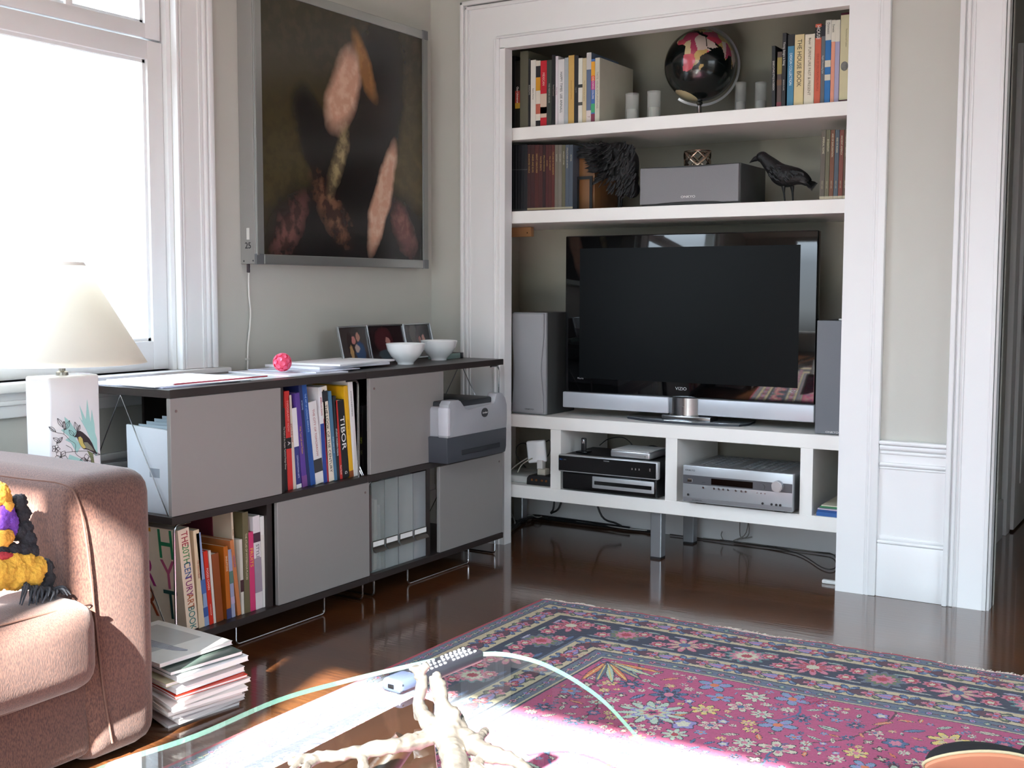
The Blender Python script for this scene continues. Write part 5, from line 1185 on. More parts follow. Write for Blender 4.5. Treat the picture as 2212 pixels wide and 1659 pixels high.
prism(bm, P[1:], 'z', tzb0-.004, tzb1-.003); wpart(t, 'centre_column', bm, mat('brushed_steel', 'b0b2b4', .2, 1.0, var=.03, scale=4, stretch=(1, 1, 120)))
bm = B(); box(bm, cxl-.02, cxr+.06, TY-.03, TY+.05, BZ3+.012, tzb0-.004, .003); wpart(t, 'neck', bm, mat('stand_metal', '8c8c8c', .2, 1.0, var=0))
bp_pts = [(-2.20, 4.272), (-2.15, 4.235), (-2.0, 4.205), (-1.85, 4.196), (-1.70, 4.203), (-1.60, 4.218), (-1.56, 4.30), (-1.58, 4.42), (-2.14, 4.42), (-2.19, 4.34)]
a_, b_ = pZ(1330, 905, BZ3+.012), pZ(1630, 920, BZ3+.012)
cm_ = (tx0+tx1)/2; hw = .265
bp_pts = [(cm_-hw, 4.30), (cm_-hw*.92, 4.262), (cm_-hw*.6, 4.222), (cm_-hw*.2, 4.200), (cm_+hw*.25, 4.196), (cm_+hw*.65, 4.210), (cm_+hw*.93, 4.236), (cm_+hw, 4.30), (cm_+hw*.93, 4.42), (cm_-hw*.93, 4.42)]
bm = B(); prism(bm, bp_pts, 'z', BZ3+.009, BZ3+.0125, .0015); st = wpart(t, 'stand_base', bm, mat('glossy_silver', '9ca2a8', .12, .8, var=0))
bm = B(); prism(bm, [(cm_+(x-cm_)*.985, 4.3+(y-4.3)*.97) for x, y in bp_pts], 'z', BZ3, BZ3+.009); wpart(st, 'base_skirt', bm, col('30343c', .4))
lgt = col('b4b6b8', .4)
def tvt(s, x, y, size, sx=1.0): q = pY(x, y, TY-.0002); wtext(s, size, (q.x, TY-.0004, q.z), (1, 0, 0), (0, 0, 1), lgt, t, 'logo', sx=sx, depth=.0002)
tvt('VIZIO', 1471, 840, .017, 1.1); tvt('HDMI', 1254, 817, .010, 1.1); tvt('HDTV', 1713, 846, .0125)
bm = B(); q = pY(1716, 865, TY); ball(bm, (q.x, TY, q.z), .002, 1, .5, 1); wpart(t, 'power_light', bm, col('5c6068', .3))
wtext('ALLEGRA', .0045, ((cxl+cxr)/2, TY-.0228, tzb0+.032), (1, 0, 0), (0, 0, 1), col('6c6e70', .4), t, 'lettering', sx=1.2)

# side speakers
grl2 = mat('silver_speaker_cloth', '8e9094', .7, var=.05, scale=400)
def waisted(x0, x1, z0, z1, amp):
    P = []
    for k in range(33):
        s = k/32; P.append((x0+amp*math.exp(-((s-.42)/.22)**2), z0+(z1-z0)*s))
    for k in range(32, -1, -1):
        s = k/32; P.append((x1-amp*1.2*math.exp(-((s-.45)/.22)**2), z0+(z1-z0)*s))
    return P
x0, x1 = pY(1110, 890, SF+.04).x, pY(1181, 890, SF+.04).x; zt_ = pY(1150, 675, SF+.04).z
t = thing('speaker', 'silver-grey speaker with a waisted grille standing left of the television', 'speaker', ((x0+x1)/2, SF+.15, BZ3), group=None)
bm = B(); box(bm, x0, x1, SF+.045, SF+.28, BZ3+.002, zt_, .003); wpart(t, 'cabinet', bm, cab)
bm = B(); box(bm, x0, x1, SF+.032, SF+.047, BZ3+.002, zt_, .003); wpart(t, 'front_frame', bm, grl2)
bm = B(); prism(bm, waisted(x0+.001, x1-.007, BZ3+.008, zt_-.004, .010), 'y', SF+.022, SF+.034, .003); gp = wpart(t, 'grille', bm, grl2)
q = pY(1143, 884, SF+.021); spk_logo(gp, q.x, SF+.0212, q.z, .009, '1c1c20')
x0 = pY(1762, 850, SF+.03).x; x1 = x0+.15; zt_ = pY(1765, 692, SF+.03).z
t = thing('speaker', 'tall grey speaker standing right of the television, half behind the casing', 'speaker', ((x0+x1)/2, SF+.15, BZ3))
bm = B(); box(bm, x0+.002, x1, SF+.042, SF+.28, BZ3+.002, zt_, .003); wpart(t, 'cabinet', bm, cab)
bm = B(); box(bm, x0, x1, SF+.028, SF+.043, BZ3+.002, zt_, .002); gp = wpart(t, 'grille', bm, mat('blue_grey_speaker_cloth', '6e7278', .8, var=.05, scale=400))
q = pY(1797, 934, SF+.027); spk_logo(gp, q.x, SF+.0272, q.z, .010)
bm = B(); q = pY(1820, 688, SF+.06); box(bm, q.x-.012, q.x+.03, SF+.05, SF+.09, zt_, zt_+.007, .003); onething('white_remote', bm, col('e0e0de', .3), 'small white plastic thing lying on top of the right-hand speaker', 'remote')
# ------------------------------------------------------------------ things in the bench bays
BF = SF+.03
blkp = mat('gloss_black_plastic', '0e0e10', .18, var=0); blkm = mat('matte_black', '1a1a1c', .5, var=.05); slv = mat('silver_plastic', 'b4b7ba', .35, .4, var=.02)
chm = mat('chrome_button', 'd0d0d2', .15, 1.0, var=0)
def bY(x, y, d=0): return pY(x, y, SF+d)
# two stacked players in the second bay
x0, x1 = bY(1213, 1040, -.02).x, bY(1417, 1070, -.02).x
t = thing('video_recorder', 'black set-top recorder with a silver tray surround, under the disc player', 'media player', ((x0+x1)/2, SF+.12, BZ1))
z0, z1 = BZ1+.006, BZ1+.078
bm = B(); box(bm, x0+.006, x1-.006, SF+.0, SF+.27, z0, z1, .003); wpart(t, 'body', bm, blkm)
bm = B(); box(bm, x0, x1, SF-.014, SF+.004, z0, z1, .006, 3); wpart(t, 'front_panel', bm, blkp)
a = x0+(x1-x0)*.33
bm = B(); box(bm, a, x1-.01, SF-.018, SF-.012, z0+.016, z1-.008, .003); sv = wpart(t, 'tray_surround', bm, slv)
bm = B(); box(bm, a+.01, x1-.02, SF-.0195, SF-.017, z0+.031, z1-.026, .001, 1); wpart(sv, 'tray_slot', bm, blkp)
bm = B(); box(bm, x0+.03, x1-.03, SF+.02, SF+.24, BZ1, z0); wpart(t, 'feet', bm, blkm)
x0, x1 = bY(1206, 1000, -.03).x, bY(1420, 1020, -.03).x; z0, z1 = BZ1+.080, BZ1+.150
t = thing('disc_player', 'black disc player with a silver edge standing on the recorder', 'media player', ((x0+x1)/2, SF+.12, z0-.002))
bm = B(); box(bm, x0+.006, x1-.006, SF-.004, SF+.26, z0+.002, z1-.003, .003); wpart(t, 'body', bm, blkm)
bm = B(); box(bm, x0, x1, SF-.030, SF-.002, z0, z1, .004, 2); wpart(t, 'front_frame', bm, slv)
bm = B(); box(bm, x0+.002, x1-.006, SF-.032, SF-.028, z0+.005, z1-.005, .001, 1); fpn = wpart(t, 'front_panel', bm, blkp)
wtext('BLU', .008, (x0+.014, SF-.0325, z0+.05), (1, 0, 0), (0, 0, 1), col('3060b0', .4), fpn, 'lettering'); wtext('DVD', .006, (x0+.032, SF-.0325, z0+.05), (1, 0, 0), (0, 0, 1), col('70747c', .4), fpn, 'lettering')
wtext('INSIGNIA', .006, ((x0+x1)/2, SF-.0325, z1-.012), (1, 0, 0), (0, 0, 1), col('a0a4a8', .4), fpn, 'lettering')
for k, u in enumerate((.755, .79, .825, .93)):
    q = x0+(x1-x0)*u; bm = B(); box(bm, q-.0025, q+.0025, SF-.034, SF-.031, z0+.032-(k == 3)*.0, z0+.040+(k == 3)*.004, .001, 1); wpart(t, 'button', bm, chm)
# small silver computer and slim stick receiver on the player
x0, x1 = bY(1323, 980, .02).x, bY(1398, 1000, .02).x+.02; zz = BZ1+.151
t = thing('mini_computer', 'small silver square computer with a white top lying on the disc player', 'computer', ((x0+x1)/2, SF+.10, zz))
bm = B(); box(bm, x0, x1, SF+.0, SF+.165, zz, zz+.030, .007, 3); wpart(t, 'body', bm, mat('anodised_aluminium', 'b9bbbe', .3, .8, var=0))
bm = B(); box(bm, x0+.003, x1-.003, SF+.003, SF+.162, zz+.0295, zz+.0315, .001, 1); wpart(t, 'lid', bm, col('d4d6d6', .3))
bm = B(); ball(bm, (x1-.02, SF, zz+.013), .0018); wpart(t, 'sensor', bm, blkp)
q = bY(1258, 975, .05)
t = thing('remote_dock', 'slim black remote with a silver button standing upright in its dock on the disc player', 'remote', (q.x, SF+.06, zz))
bm = B(); box(bm, q.x-.024, q.x+.028, SF+.035, SF+.085, zz, zz+.007, .003); wpart(t, 'dock', bm, blkp)
bm = B(); box(bm, q.x-.010, q.x+.012, SF+.055, SF+.066, zz+.005, zz+.060, .004, 3); wpart(t, 'remote_body', bm, blkm)
bm = B(); box(bm, q.x-.004, q.x+.005, SF+.0535, SF+.056, zz+.036, zz+.054, .002); wpart(t, 'button', bm, chm)
# amplifier in the third bay
x0, x1 = bY(1475, 1050, -.03).x, bY(1712, 1100, -.03).x; z0, z1 = BZ1+.010, BZ1+.150
t = thing('av_receiver', 'silver home-cinema receiver with a big volume knob in the bay right of the players', 'receiver', ((x0+x1)/2, SF+.12, BZ1))
bm = B(); box(bm, x0+.006, x1-.004, SF-.01, SF+.31, z0, z1-.002, .002, 1); bd = wpart(t, 'body', bm, mat('silver_metal', '9a9da0', .35, .7, var=.02))
bm = B(); box(bm, x0, x1, SF-.032, SF-.008, z0, z1, .003, 2); fp_ = wpart(t, 'front_panel', bm, mat('silver_front', 'aeb2b6', .32, .5, var=.02))
W_ = x1-x0; Hh = z1-z0
bm = B(); box(bm, x0+.002, x1-.002, SF-.0335, SF-.031, z0+Hh*.50, z0+Hh*.74, .001, 1); wpart(fp_, 'dark_band', bm, mat('grey_band', '65676c', .3, .5, var=0))
bm = B(); box(bm, x0+W_*.27, x0+W_*.65, SF-.0345, SF-.033, z0+Hh*.53, z0+Hh*.70, .001, 1); wpart(fp_, 'display', bm, mat('amber_display', '120a08', .1, var=0))
bm = B(); box(bm, x0+.003, x1-.002, SF-.0335, SF-.031, z0+.004, z0+Hh*.13, .001, 1); wpart(fp_, 'lower_strip', bm, mat('grey_band2', '8c8e92', .35, .5, var=0))
def knob(par, x, z, r, d, m, name='knob', yy=SF-.033):
    bm = B(); T = bmesh.new(); bmesh.ops.create_cone(T, cap_ends=True, segments=32, radius1=r, radius2=r*.93, depth=d); bmesh.ops.bevel(T, geom=[e for e in T.edges if len(e.link_faces) == 2 and e.calc_face_angle() > 1], offset=min(r*.12, d*.3), segments=2, affect='EDGES')
    merge(bm, T, 0, Matrix.Translation((x, yy-d/2, z)) @ Matrix.Rotation(PI/2, 4, 'X')); return wpart(par, name, bm, m)
knob(t, x0+W_*.875, z0+Hh*.66, .0215, .022, mat('silver_knob', 'c2c4c8', .25, .6, var=0), 'volume_knob')
knob(t, x0+W_*.735, z0+Hh*.60, .0105, .004, mat('grey_band', '65676c', .3, .5, var=0), 'jog_button')
for u in (.20, .30, .345, .385, .43, .50, .55, .59): knob(t, x0+W_*u, z0+Hh*.435, .0042, .004, chm, 'push_button')
for u in (.69, .725, .76): knob(t, x0+W_*u, z0+Hh*.43, .0026, .003, chm, 'push_button')
for u, v in ((.055, .20), (.74, .16), (.82, .16), (.86, .16), (.895, .16)): knob(t, x0+W_*u, z0+Hh*v, .0045, .003, blkm, 'socket')
bm = B(); box(bm, x0+W_*.045, x0+W_*.095, SF-.036, SF-.031, z0+Hh*.54, z0+Hh*.64, .002, 1); wpart(t, 'power_button', bm, chm)
wtext('ONKYO', .0085, (x0+W_*.07, SF-.0325, z0+Hh*.87), (1, 0, 0), (0, 0, 1), col('303236', .4), fp_, 'lettering', sx=1.3)
wtext('HDMI', .005, (x0+W_*.20, SF-.0345, z0+Hh*.57), (1, 0, 0), (0, 0, 1), col('303236', .4), fp_, 'lettering')
wtext('DTS  AUDIO  THX', .005, (x0+W_*.14, SF-.0340, z0+Hh*.065), (1, 0, 0), (0, 0, 1), col('303236', .4), fp_, 'lettering')
bm = B()
for r_ in range(9):
    for c_ in range(12):
        if c_ in (5,): continue
        xx = x0+.04+c_*.0285; yy = SF+.03+r_*.028; box(bm, xx, xx+.017, yy, yy+.018, z1-.0022, z1-.0012)
wpart(bd, 'vent_slots', bm, col('6a6e70', .6))
for sx_ in (x0+.04, x1-.08):
    bm = B(); box(bm, sx_, sx_+.04, SF+.0, SF+.04, BZ1, z0+.001, .002, 1); wpart(t, 'foot', bm, blkm)
# papers and leaflets in the right bay
GR_ = 'leaflets in the right-hand bay'
xr0 = pY(1756, 1120, SF+.02).x
for i, (h, c, lab) in enumerate(((.016, '2c5c9c', 'blue booklet at the bottom of the right-hand bay'), (.006, '1c4c8c', 'thin dark blue leaflet in the right-hand bay'), (.005, 'c8bcd0', 'pale lilac leaflet in the pile in the right-hand bay'), (.004, '4c6c64', 'grey-green leaflet in the pile in the right-hand bay'), (.004, '2c8050', 'green-edged leaflet near the top of the pile in the right-hand bay'), (.004, 'ccc8b4', 'cream printed leaflet on top of the pile in the right-hand bay'))):
    z = BZ1+[0, .0165, .023, .0285, .033, .0375][i]
    sheet('leaflet', (xr0+.125, SF+.13), .22-.006*i, .24, random.uniform(-.05, .05)*(i > 1), z, h, col(c, .35), lab, 'leaflet', GR_)
bm = B(); prism(bm, [(xr0+.075, BZ1+.043), (xr0+.20, BZ1+.043), (xr0+.20, BZ1+.145), (xr0+.105, BZ1+.115)], 'y', SF+.24, SF+.25); onething('dark_folder', bm, col('221c1e', .5), 'dark folder leaning at the back of the right-hand bay', 'folder')
# left bay: white wireless unit, plugs, dark outlet block, white box
lx = bY(1150, 985, .06)
t = thing('power_adapter', 'white square network adapter standing on a white plug in the left bay', 'adapter', (bY(1165, 1030, .08).x, SF+.08, BZ1))
qa, qb = pY(1149, 960, SF+.07), pY(1180, 985, SF+.07)
rotm = Matrix.Rotation(math.radians(-6), 4, 'Y')
bm = B(); T = bmesh.new(); box(T, -.041, .041, -.014, .014, -.047, .047, .008, 3); merge(bm, T, 0, Matrix.Translation((pY(1160, 975, SF+.075).x, SF+.075, pY(1160, 975, SF+.075).z)) @ Matrix.Rotation(math.radians(20), 4, 'Z') @ rotm); wpart(t, 'adapter_body', bm, mat('white_plastic', 'e4e6e8', .25, var=0, coat=.2))
q = pY(1169, 1005, SF+.075); bm = B(); box(bm, q.x-.013, q.x+.014, SF+.06, SF+.09, BZ1+.063, q.z+.022, .003); wpart(t, 'plug', bm, col('dcdcda', .3))
q = pY(1174, 1018, SF+.075); bm = B(); box(bm, q.x-.019, q.x+.019, SF+.055, SF+.095, BZ1+.040, BZ1+.066, .003); wpart(t, 'plug_base', bm, col('bcb8aa', .4))
q0_, q1_ = pY(1137, 1045, SF+.03).x, pY(1188, 1045, SF+.03).x
t = thing('outlet_block', 'black outlet block with four brass sockets in the left bay', 'power strip', ((q0_+q1_)/2, SF+.07, BZ1))
bm = B(); prism(bm, [(q0_, BZ1), (q1_+.03, BZ1), (q1_+.03, BZ1+.040), (q0_+.012, BZ1+.040), (q0_+.002, BZ1+.028)], 'y', SF+.03, SF+.11, .002); wpart(t, 'body', bm, blkm)
for u in (.14, .32, .56, .74):
    q = q0_+(q1_-q0_)*u*1.0+.012; knob(t, q, BZ1+.022, .0055, .003, mat('brass', 'e0a070', .25, .9, var=0), 'socket', SF+.03)
bm = B(); box(bm, NL+.06, q0_-.004, SF+.05, SF+.19, BZ1, BZ1+.030, .006); onething('white_box', bm, col('c8ccca', .35), 'flat pale plastic box left of the outlet block in the left bay', 'network box')
def cable(label, pts, r, c, n=5, name='cable', cat='cable', group='cables around the media bench', m=None):
    bm = B(); tube(bm, pts, r, 8, n); return onething(name, bm, m or col(c, .45), label, cat, group, loc=pts[0])
def PY(l, d): return [tuple(pY(x, y, SF+d)) for x, y in l]
cable('pale cable running left from the white adapter', PY([(1152, 983), (1135, 992), (1115, 1005), (1100, 1018)], .06), .0026, 'b4b0a4')
cable('second pale cable bending down from the white adapter', PY([(1150, 990), (1138, 996), (1126, 1005), (1118, 1020)], .05), .0026, 'a8a498')
cable('black cable looping behind the white adapter', PY([(1178, 955), (1188, 952), (1188, 975), (1180, 990)], .12), .0022, '1a1a1c')
cable('dark cable looping up the back of the left bay', PY([(1136, 1010), (1116, 985), (1118, 963), (1135, 958), (1142, 975)], .15), .002, '1c1e1e')
cable('black cable arching above the disc player', PY([(1295, 962), (1315, 948), (1345, 945), (1365, 960), (1366, 975)], .2), .002, '141416')
cable('tangled black plug end behind the small silver computer', PY([(1395, 966), (1410, 964), (1425, 968)], .2), .004, '141416')
# cables on the floor under the bench
def FZ(l, z=.006): return [(pZ(x, y, z).x, min(pZ(x, y, z).y, 4.625), z+random.uniform(0, .004)) for x, y in l]
cable('thick black cable bundle crossing the alcove floor on the left', FZ([(1090, 1150), (1110, 1140), (1135, 1122), (1160, 1116), (1185, 1108), (1260, 1118), (1330, 1132), (1400, 1146), (1440, 1142)], .008), .006, '121214')
cable('second black cable of the bundle on the alcove floor', FZ([(1088, 1153), (1118, 1128), (1150, 1118), (1192, 1104), (1280, 1120), (1360, 1141)], .016), .0045, '18181a')
for l_, lab in (([(1200, 1083), (1196, 1095), (1190, 1108)], 'black cable hanging from the left underside of the bench'), ([(1222, 1086), (1208, 1096), (1190, 1109)], 'second black cable hanging beside the first from the bench'), ([(1278, 1096), (1300, 1115), (1330, 1130), (1342, 1136)], 'black cable slanting down below the players')):
    P = [tuple(pY(x, y, 4.52)) for x, y in l_]; P[0] = (P[0][0], P[0][1], max(P[0][2], .2)); P[-1] = (P[-1][0], P[-1][1], max(.012, P[-1][2])); cable(lab, P, .0045, '141416')
cable('thin white cable lying on the alcove floor below the players', FZ([(1262, 1122), (1280, 1130), (1310, 1135), (1345, 1142), (1402, 1147)], .010), .003, 'b8b8b4')
cable('short pale cable end on the floor at the left of the alcove', FZ([(1138, 1116), (1148, 1114), (1160, 1119), (1170, 1116)], .02), .0028, '9c9c98')
cable('grey cable curling by the foot of the left casing', [tuple(pZ(1086, 1150, .008)), tuple(pZ(1103, 1140, .01)), tuple(pY(1112, 1130, 4.30)), tuple(pY(1106, 1112, 4.34))], .0035, '6c6c68')
cable('grey thin cable looping forward on the floor at the right of the alcove', FZ([(1470, 1145), (1520, 1160), (1580, 1162), (1600, 1150), (1700, 1172), (1770, 1192), (1800, 1200), (1808, 1218), (1800, 1230), (1775, 1226), (1720, 1195), (1640, 1166), (1608, 1160)], .005), .0024, '3c3836')
cable('grey thin cable lying along the alcove back at the right', FZ([(1530, 1158), (1600, 1168), (1650, 1163), (1720, 1180), (1800, 1192)], .006), .0022, '8c8a84')
for l_, lab in (([(1600, 1138), (1598, 1150), (1606, 1162), (1625, 1160)], 'thin grey cable hanging below the receiver bay'), ([(1608, 1138), (1618, 1152), (1592, 1166)], 'thin pale cable hanging beside it below the receiver bay'), ([(1618, 1138), (1612, 1150), (1584, 1168)], 'thin pale cable end with a small plug below the receiver bay'), ([(1560, 1148), (1558, 1156), (1562, 1166)], 'short hooked pale cable end below the receiver bay')):
    P = [tuple(pY(x, y, 4.60)) for x, y in l_]; P[0] = (P[0][0], P[0][1], max(P[0][2], .19)) if '1138' in str(l_[0]) else P[0]; P = [(a, b_, max(c, .006)) for a, b_, c in P]; cable(lab, P, .0022, '8c8a84')
bm = B(); a, b_ = pZ(1777, 1254, .008), pZ(1812, 1258, .008); box(bm, a.x, a.x+.12, a.y-.012, a.y+.008, 0, .014, .004); onething('plug', bm, col('dcdedc', .4), 'white flat plastic strip lying on the floor by the right casing', 'plug')

# ------------------------------------------------------------------ patterned rug
RX0, RX1, RY0, RY1, RS = -1.975, .62, .70, 3.415, .0032
nx, ny = int((RX1-RX0)/RS), int((RY1-RY0)/RS)
def hx(h): return np.array(srgb(h)[:3])
PA = dict(mag=hx('a43c66'), mag2=hx('8c3056'), navy=hx('161a34'), blue=hx('3c5478'), sky=hx('6c84a0'), cream=hx('b0a080'), ivory=hx('b8b49c'), teal=hx('4c7474'), mint=hx('9cae9c'), red=hx('9c2838'), rose=hx('b8687c'), plum=hx('4c1c30'), orange=hx('c0643c'), yel=hx('c8b060'), lil=hx('8078a8'), gry=hx('545c6c'), olive=hx('5c6444'))
xs_ = RX0+(np.arange(nx)+.5)*RS; ys_ = RY0+(np.arange(ny)+.5)*RS
X_, Y_ = np.meshgrid(xs_, ys_)
dl, df, dr_ = X_-RX0, RY1-Y_, RX1-X_
D = np.minimum(np.minimum(dl, df), np.minimum(dr_, Y_-RY0))
img = np.zeros((ny, nx, 3)); img[:] = PA['mag']
nz_ = rng.random((ny//40+2, nx//40+2)); 
iy, ix = np.minimum((np.arange(ny)/40).astype(int), nz_.shape[0]-2), np.minimum((np.arange(nx)/40).astype(int), nz_.shape[1]-2)
band = nz_[iy][:, ix][..., None]; img = img*(1-.25*band)+PA['mag2']*.25*band
bands = [(0, .010, 'red'), (.010, .050, 'gry'), (.050, .056, 'navy'), (.056, .150, 'cream'), (.150, .158, 'navy'), (.158, .318, 'navy'), (.318, .326, 'gry'), (.326, .412, 'cream'), (.412, .418, 'navy'), (.418, .462, 'gry'), (.462, .468, 'cream'), (.468, .473, 'navy')]
for a, b_, c in bands: img[(D >= a) & (D < b_)] = PA[c]
fieldmask = D >= .473
def stamp(x, y, R, fn, aspect=1.0, rot=0.0, clip=None):
    i0, i1 = int((x-R-RX0)/RS), int((x+R-RX0)/RS)+1; j0, j1 = int((y-R-RY0)/RS), int((y+R-RY0)/RS)+1
    i0, j0 = max(i0, 0), max(j0, 0); i1, j1 = min(i1, nx), min(j1, ny)
    if i0 >= i1 or j0 >= j1: return
    dx, dy = X_[j0:j1, i0:i1]-x, Y_[j0:j1, i0:i1]-y
    c, s = math.cos(rot), math.sin(rot); u = (c*dx+s*dy); v = (-s*dx+c*dy)*aspect
    r = np.hypot(u, v)/R; th = np.arctan2(v, u); sub = img[j0:j1, i0:i1]
    ok = np.ones(r.shape, bool) if clip is None else clip[j0:j1, i0:i1]
    for m_, c_ in fn(r, th, u/R, v/R): sub[m_ & ok] = PA[c_]
def rosette(k, cs, lobes=.14):
    def f(r, th, u, v):
        e_ = 1+lobes*np.cos(k*th)-lobes
        return [((r < e_*.98), 'navy')]+[((r < e_*s), c_) for s, c_ in cs]
    return f
def petals(k, c1, c2, c3, out='navy'):
    def f(r, th, u, v):
        w = np.abs(np.cos(k*th/2)); return [((r < .35+.62*w), out), ((r < .27+.62*w) & (w > .25), c1), ((r < .2+.38*w) & (w > .7), c2), ((r < .24), c3)]
    return f
def leaf(c1, c2):
    def f(r, th, u, v):
        e_ = .34*(1-u*u).clip(0); return [((np.abs(v) < e_), 'navy'), ((np.abs(v) < e_-.07), c1), ((np.abs(v) < .05) & (np.abs(u) < .7), c2)]
    return f
def along(d, step, fn, R, phase=0, aspect=1.0, alt=None):
    """repeat a motif along the border at distance d, on all four sides with the corner kept free"""
    L = RX1-RX0-2*d; n_ = max(1, round(L/step)); st = L/n_
    for k in range(n_+1):
        x = RX0+d+k*st+phase*st; f = fn[k % len(fn)] if isinstance(fn, list) else fn
        if x < RX1-d*.5: stamp(x, RY1-d, R, f, aspect)
    L = RY1-RY0-2*d; n_ = max(1, round(L/step)); st = L/n_
    for k in range(0 if phase else 1, n_+1):
        y = RY1-d-k*st-phase*st; f = fn[k % len(fn)] if isinstance(fn, list) else fn
        if y > RY0: stamp(RX0+d, y, R, f, aspect, PI/2)
# guard stripes: small florets
for d in (.030, .440):
    along(d, .034, [rosette(4, [(.8, 'lil'), (.4, 'red')]), rosette(4, [(.8, 'teal'), (.4, 'cream')]), rosette(5, [(.8, 'rose'), (.35, 'navy')])], .0125)
    along(d, .034, [leaf('blue', 'cream'), leaf('plum', 'cream')], .012, .5)
# cream bands: alternating blooms, leaves and wavy ribbon
for d in (.103, .369):
    along(d, .150, petals(6, 'blue', 'sky', 'orange'), .047, 0, 1.1)
    along(d, .150, rosette(5, [(.85, 'olive'), (.55, 'cream'), (.3, 'rose')]), .036, .5, 1.0)
    along(d, .150, leaf('plum', 'plum'), .044, .25, .6)
    along(d, .150, petals(4, 'rose', 'red', 'lil'), .027, .38)
    along(d, .150, leaf('lil', 'rose'), .040, .70, .6)
    along(d, .150, petals(3, 'red', 'rose', 'cream'), .026, .85)
# navy main border: large rosettes and pairs of small pink ones
big = [petals(10, 'rose', 'red', 'ivory', 'plum'), rosette(11, [(.9, 'gry'), (.7, 'olive'), (.5, 'rose'), (.25, 'red')]), petals(9, 'rose', 'cream', 'blue', 'plum'), rosette(12, [(.9, 'teal'), (.72, 'rose'), (.5, 'ivory'), (.25, 'red')])]
along(.238, .190, big, .074, 0, .98)
for ph, off in ((.36, .03), (.64, .03), (.5, -.035)):
    along(.238-off, .190, rosette(7, [(.9, 'rose'), (.62, 'red'), (.35, 'ivory')]), .030, ph)
[along(.238+o_, .190, leaf(c_, 'ivory'), .03, p_, 1.3) for o_, c_, p_ in ((.06, 'blue', .3), (-.06, 'teal', .7), (.06, 'gry', .62), (-.06, 'lil', .2))]
# field: stems, flowers, palmettes
FX0, FX1, FY0, FY1 = RX0+.473, RX1-.473, RY0+.473, RY1-.473
for k in range(26):
    x, y = rng.uniform(FX0, FX1), rng.uniform(FY0, FY1); a = rng.uniform(0, 6.28)
    for s in range(160):
        a += rng.normal(0, .05)+.012; x += math.cos(a)*.003; y += math.sin(a)*.003
        i, j = int((x-RX0)/RS), int((y-RY0)/RS)
        if 0 < i < nx-1 and 0 < j < ny-1 and fieldmask[j, i]: img[j, i:i+2] = PA['blue'] if k % 2 else PA['plum']
kinds = [petals(8, 'mint', 'ivory', 'red'), petals(8, 'ivory', 'mint', 'rose'), petals(6, 'ivory', 'rose', 'blue'), petals(7, 'yel', 'cream', 'rose'), petals(8, 'blue', 'navy', 'rose'), rosette(5, [(.85, 'lil'), (.5, 'ivory')]), petals(5, 'sky', 'lil', 'orange'), leaf('mint', 'plum'), leaf('blue', 'sky'), leaf('ivory', 'plum'), rosette(6, [(.9, 'blue'), (.5, 'rose')]), leaf('orange', 'cream'), petals(4, 'plum', 'ivory', 'ivory')]
pts = []
for _ in range(9000):
    x, y = rng.uniform(FX0+.03, FX1-.03), rng.uniform(FY0+.03, FY1-.03); R = rng.choice([.018, .024, .032, .042, .055], p=[.3, .25, .2, .15, .1])
    if all((x-a)**2+(y-b_)**2 > ((R+c)*.86)**2 for a, b_, c in pts):
        pts.append((x, y, R)); k = rng.integers(len(kinds)) if R < .036 else rng.integers(8)
        stamp(x, y, R, kinds[k], rng.uniform(.9, 1.25), rng.uniform(0, 6.28), fieldmask)
for _ in range(12000):
    x, y = rng.uniform(FX0+.015, FX1-.015), rng.uniform(FY0+.015, FY1-.015); R = rng.choice([.011, .015])
    if all((x-a)**2+(y-b_)**2 > (R*.9+c*.9)**2 for a, b_, c in pts):
        pts.append((x, y, R)); stamp(x, y, R, kinds[rng.integers(len(kinds))], rng.uniform(.9, 1.3), rng.uniform(0, 6.28), fieldmask)
# large palmettes and the corner fan
for (x, y, R, rot) in ((-1.20, 2.62, .10, .5), (-.55, 2.52, .125, 1.2), (-.98, 1.95, .13, 2), (-.1, 2.2, .13, .4), (-1.25, 1.55, .12, 1.0), (-.45, 1.75, .13, 0), (.0, 2.75, .09, 0)):
    stamp(x, y, R, petals(12, 'mint', 'ivory', 'rose', 'plum'), 1.15, rot, fieldmask); stamp(x, y, R*.62, rosette(7, [(.95, 'lil'), (.78, 'mint'), (.6, 'cream'), (.4, 'mag'), (.2, 'navy')], .2), 1.2, rot, fieldmask)
cx_, cy_ = RX0+.495, RY1-.495
for k in range(7):
    a = -PI/2*(k/6)*.9-.08; stamp(cx_+math.cos(a)*.095, cy_+math.sin(a)*.095, .095, leaf(['orange', 'mint', 'gry'][k % 3], 'yel'), 2.6, a, fieldmask)
img *= (.88+.22*rng.random((ny, nx, 1)))
me = bpy.data.meshes.new('pile'); nv = (nx+1)*(ny+1)
gx = RX0+np.arange(nx+1)*((RX1-RX0)/nx); gy = RY0+np.arange(ny+1)*((RY1-RY0)/ny)
VX, VY = np.meshgrid(gx, gy); VZ = .0085+.0008*rng.random(VX.shape)+.002*np.sin(VX*9)*np.sin(VY*7)*(1/(1+np.exp(-(VX-RX0)*10)))
edge_w = .004*np.sin(VX*23)+.003*np.sin(VX*61); VY2 = VY+np.where(VY > RY1-.02, edge_w, 0)
co_ = np.stack([VX, VY2, VZ], -1).reshape(-1, 3).astype(np.float32)
me.vertices.add(nv); me.vertices.foreach_set('co', co_.ravel())
J, I = np.meshgrid(np.arange(ny), np.arange(nx), indexing='ij'); v0 = J*(nx+1)+I
q = np.stack([v0, v0+1, v0+nx+2, v0+nx+1], -1).reshape(-1).astype(np.int32)
me.loops.add(len(q)); me.loops.foreach_set('vertex_index', q); me.polygons.add(nx*ny)
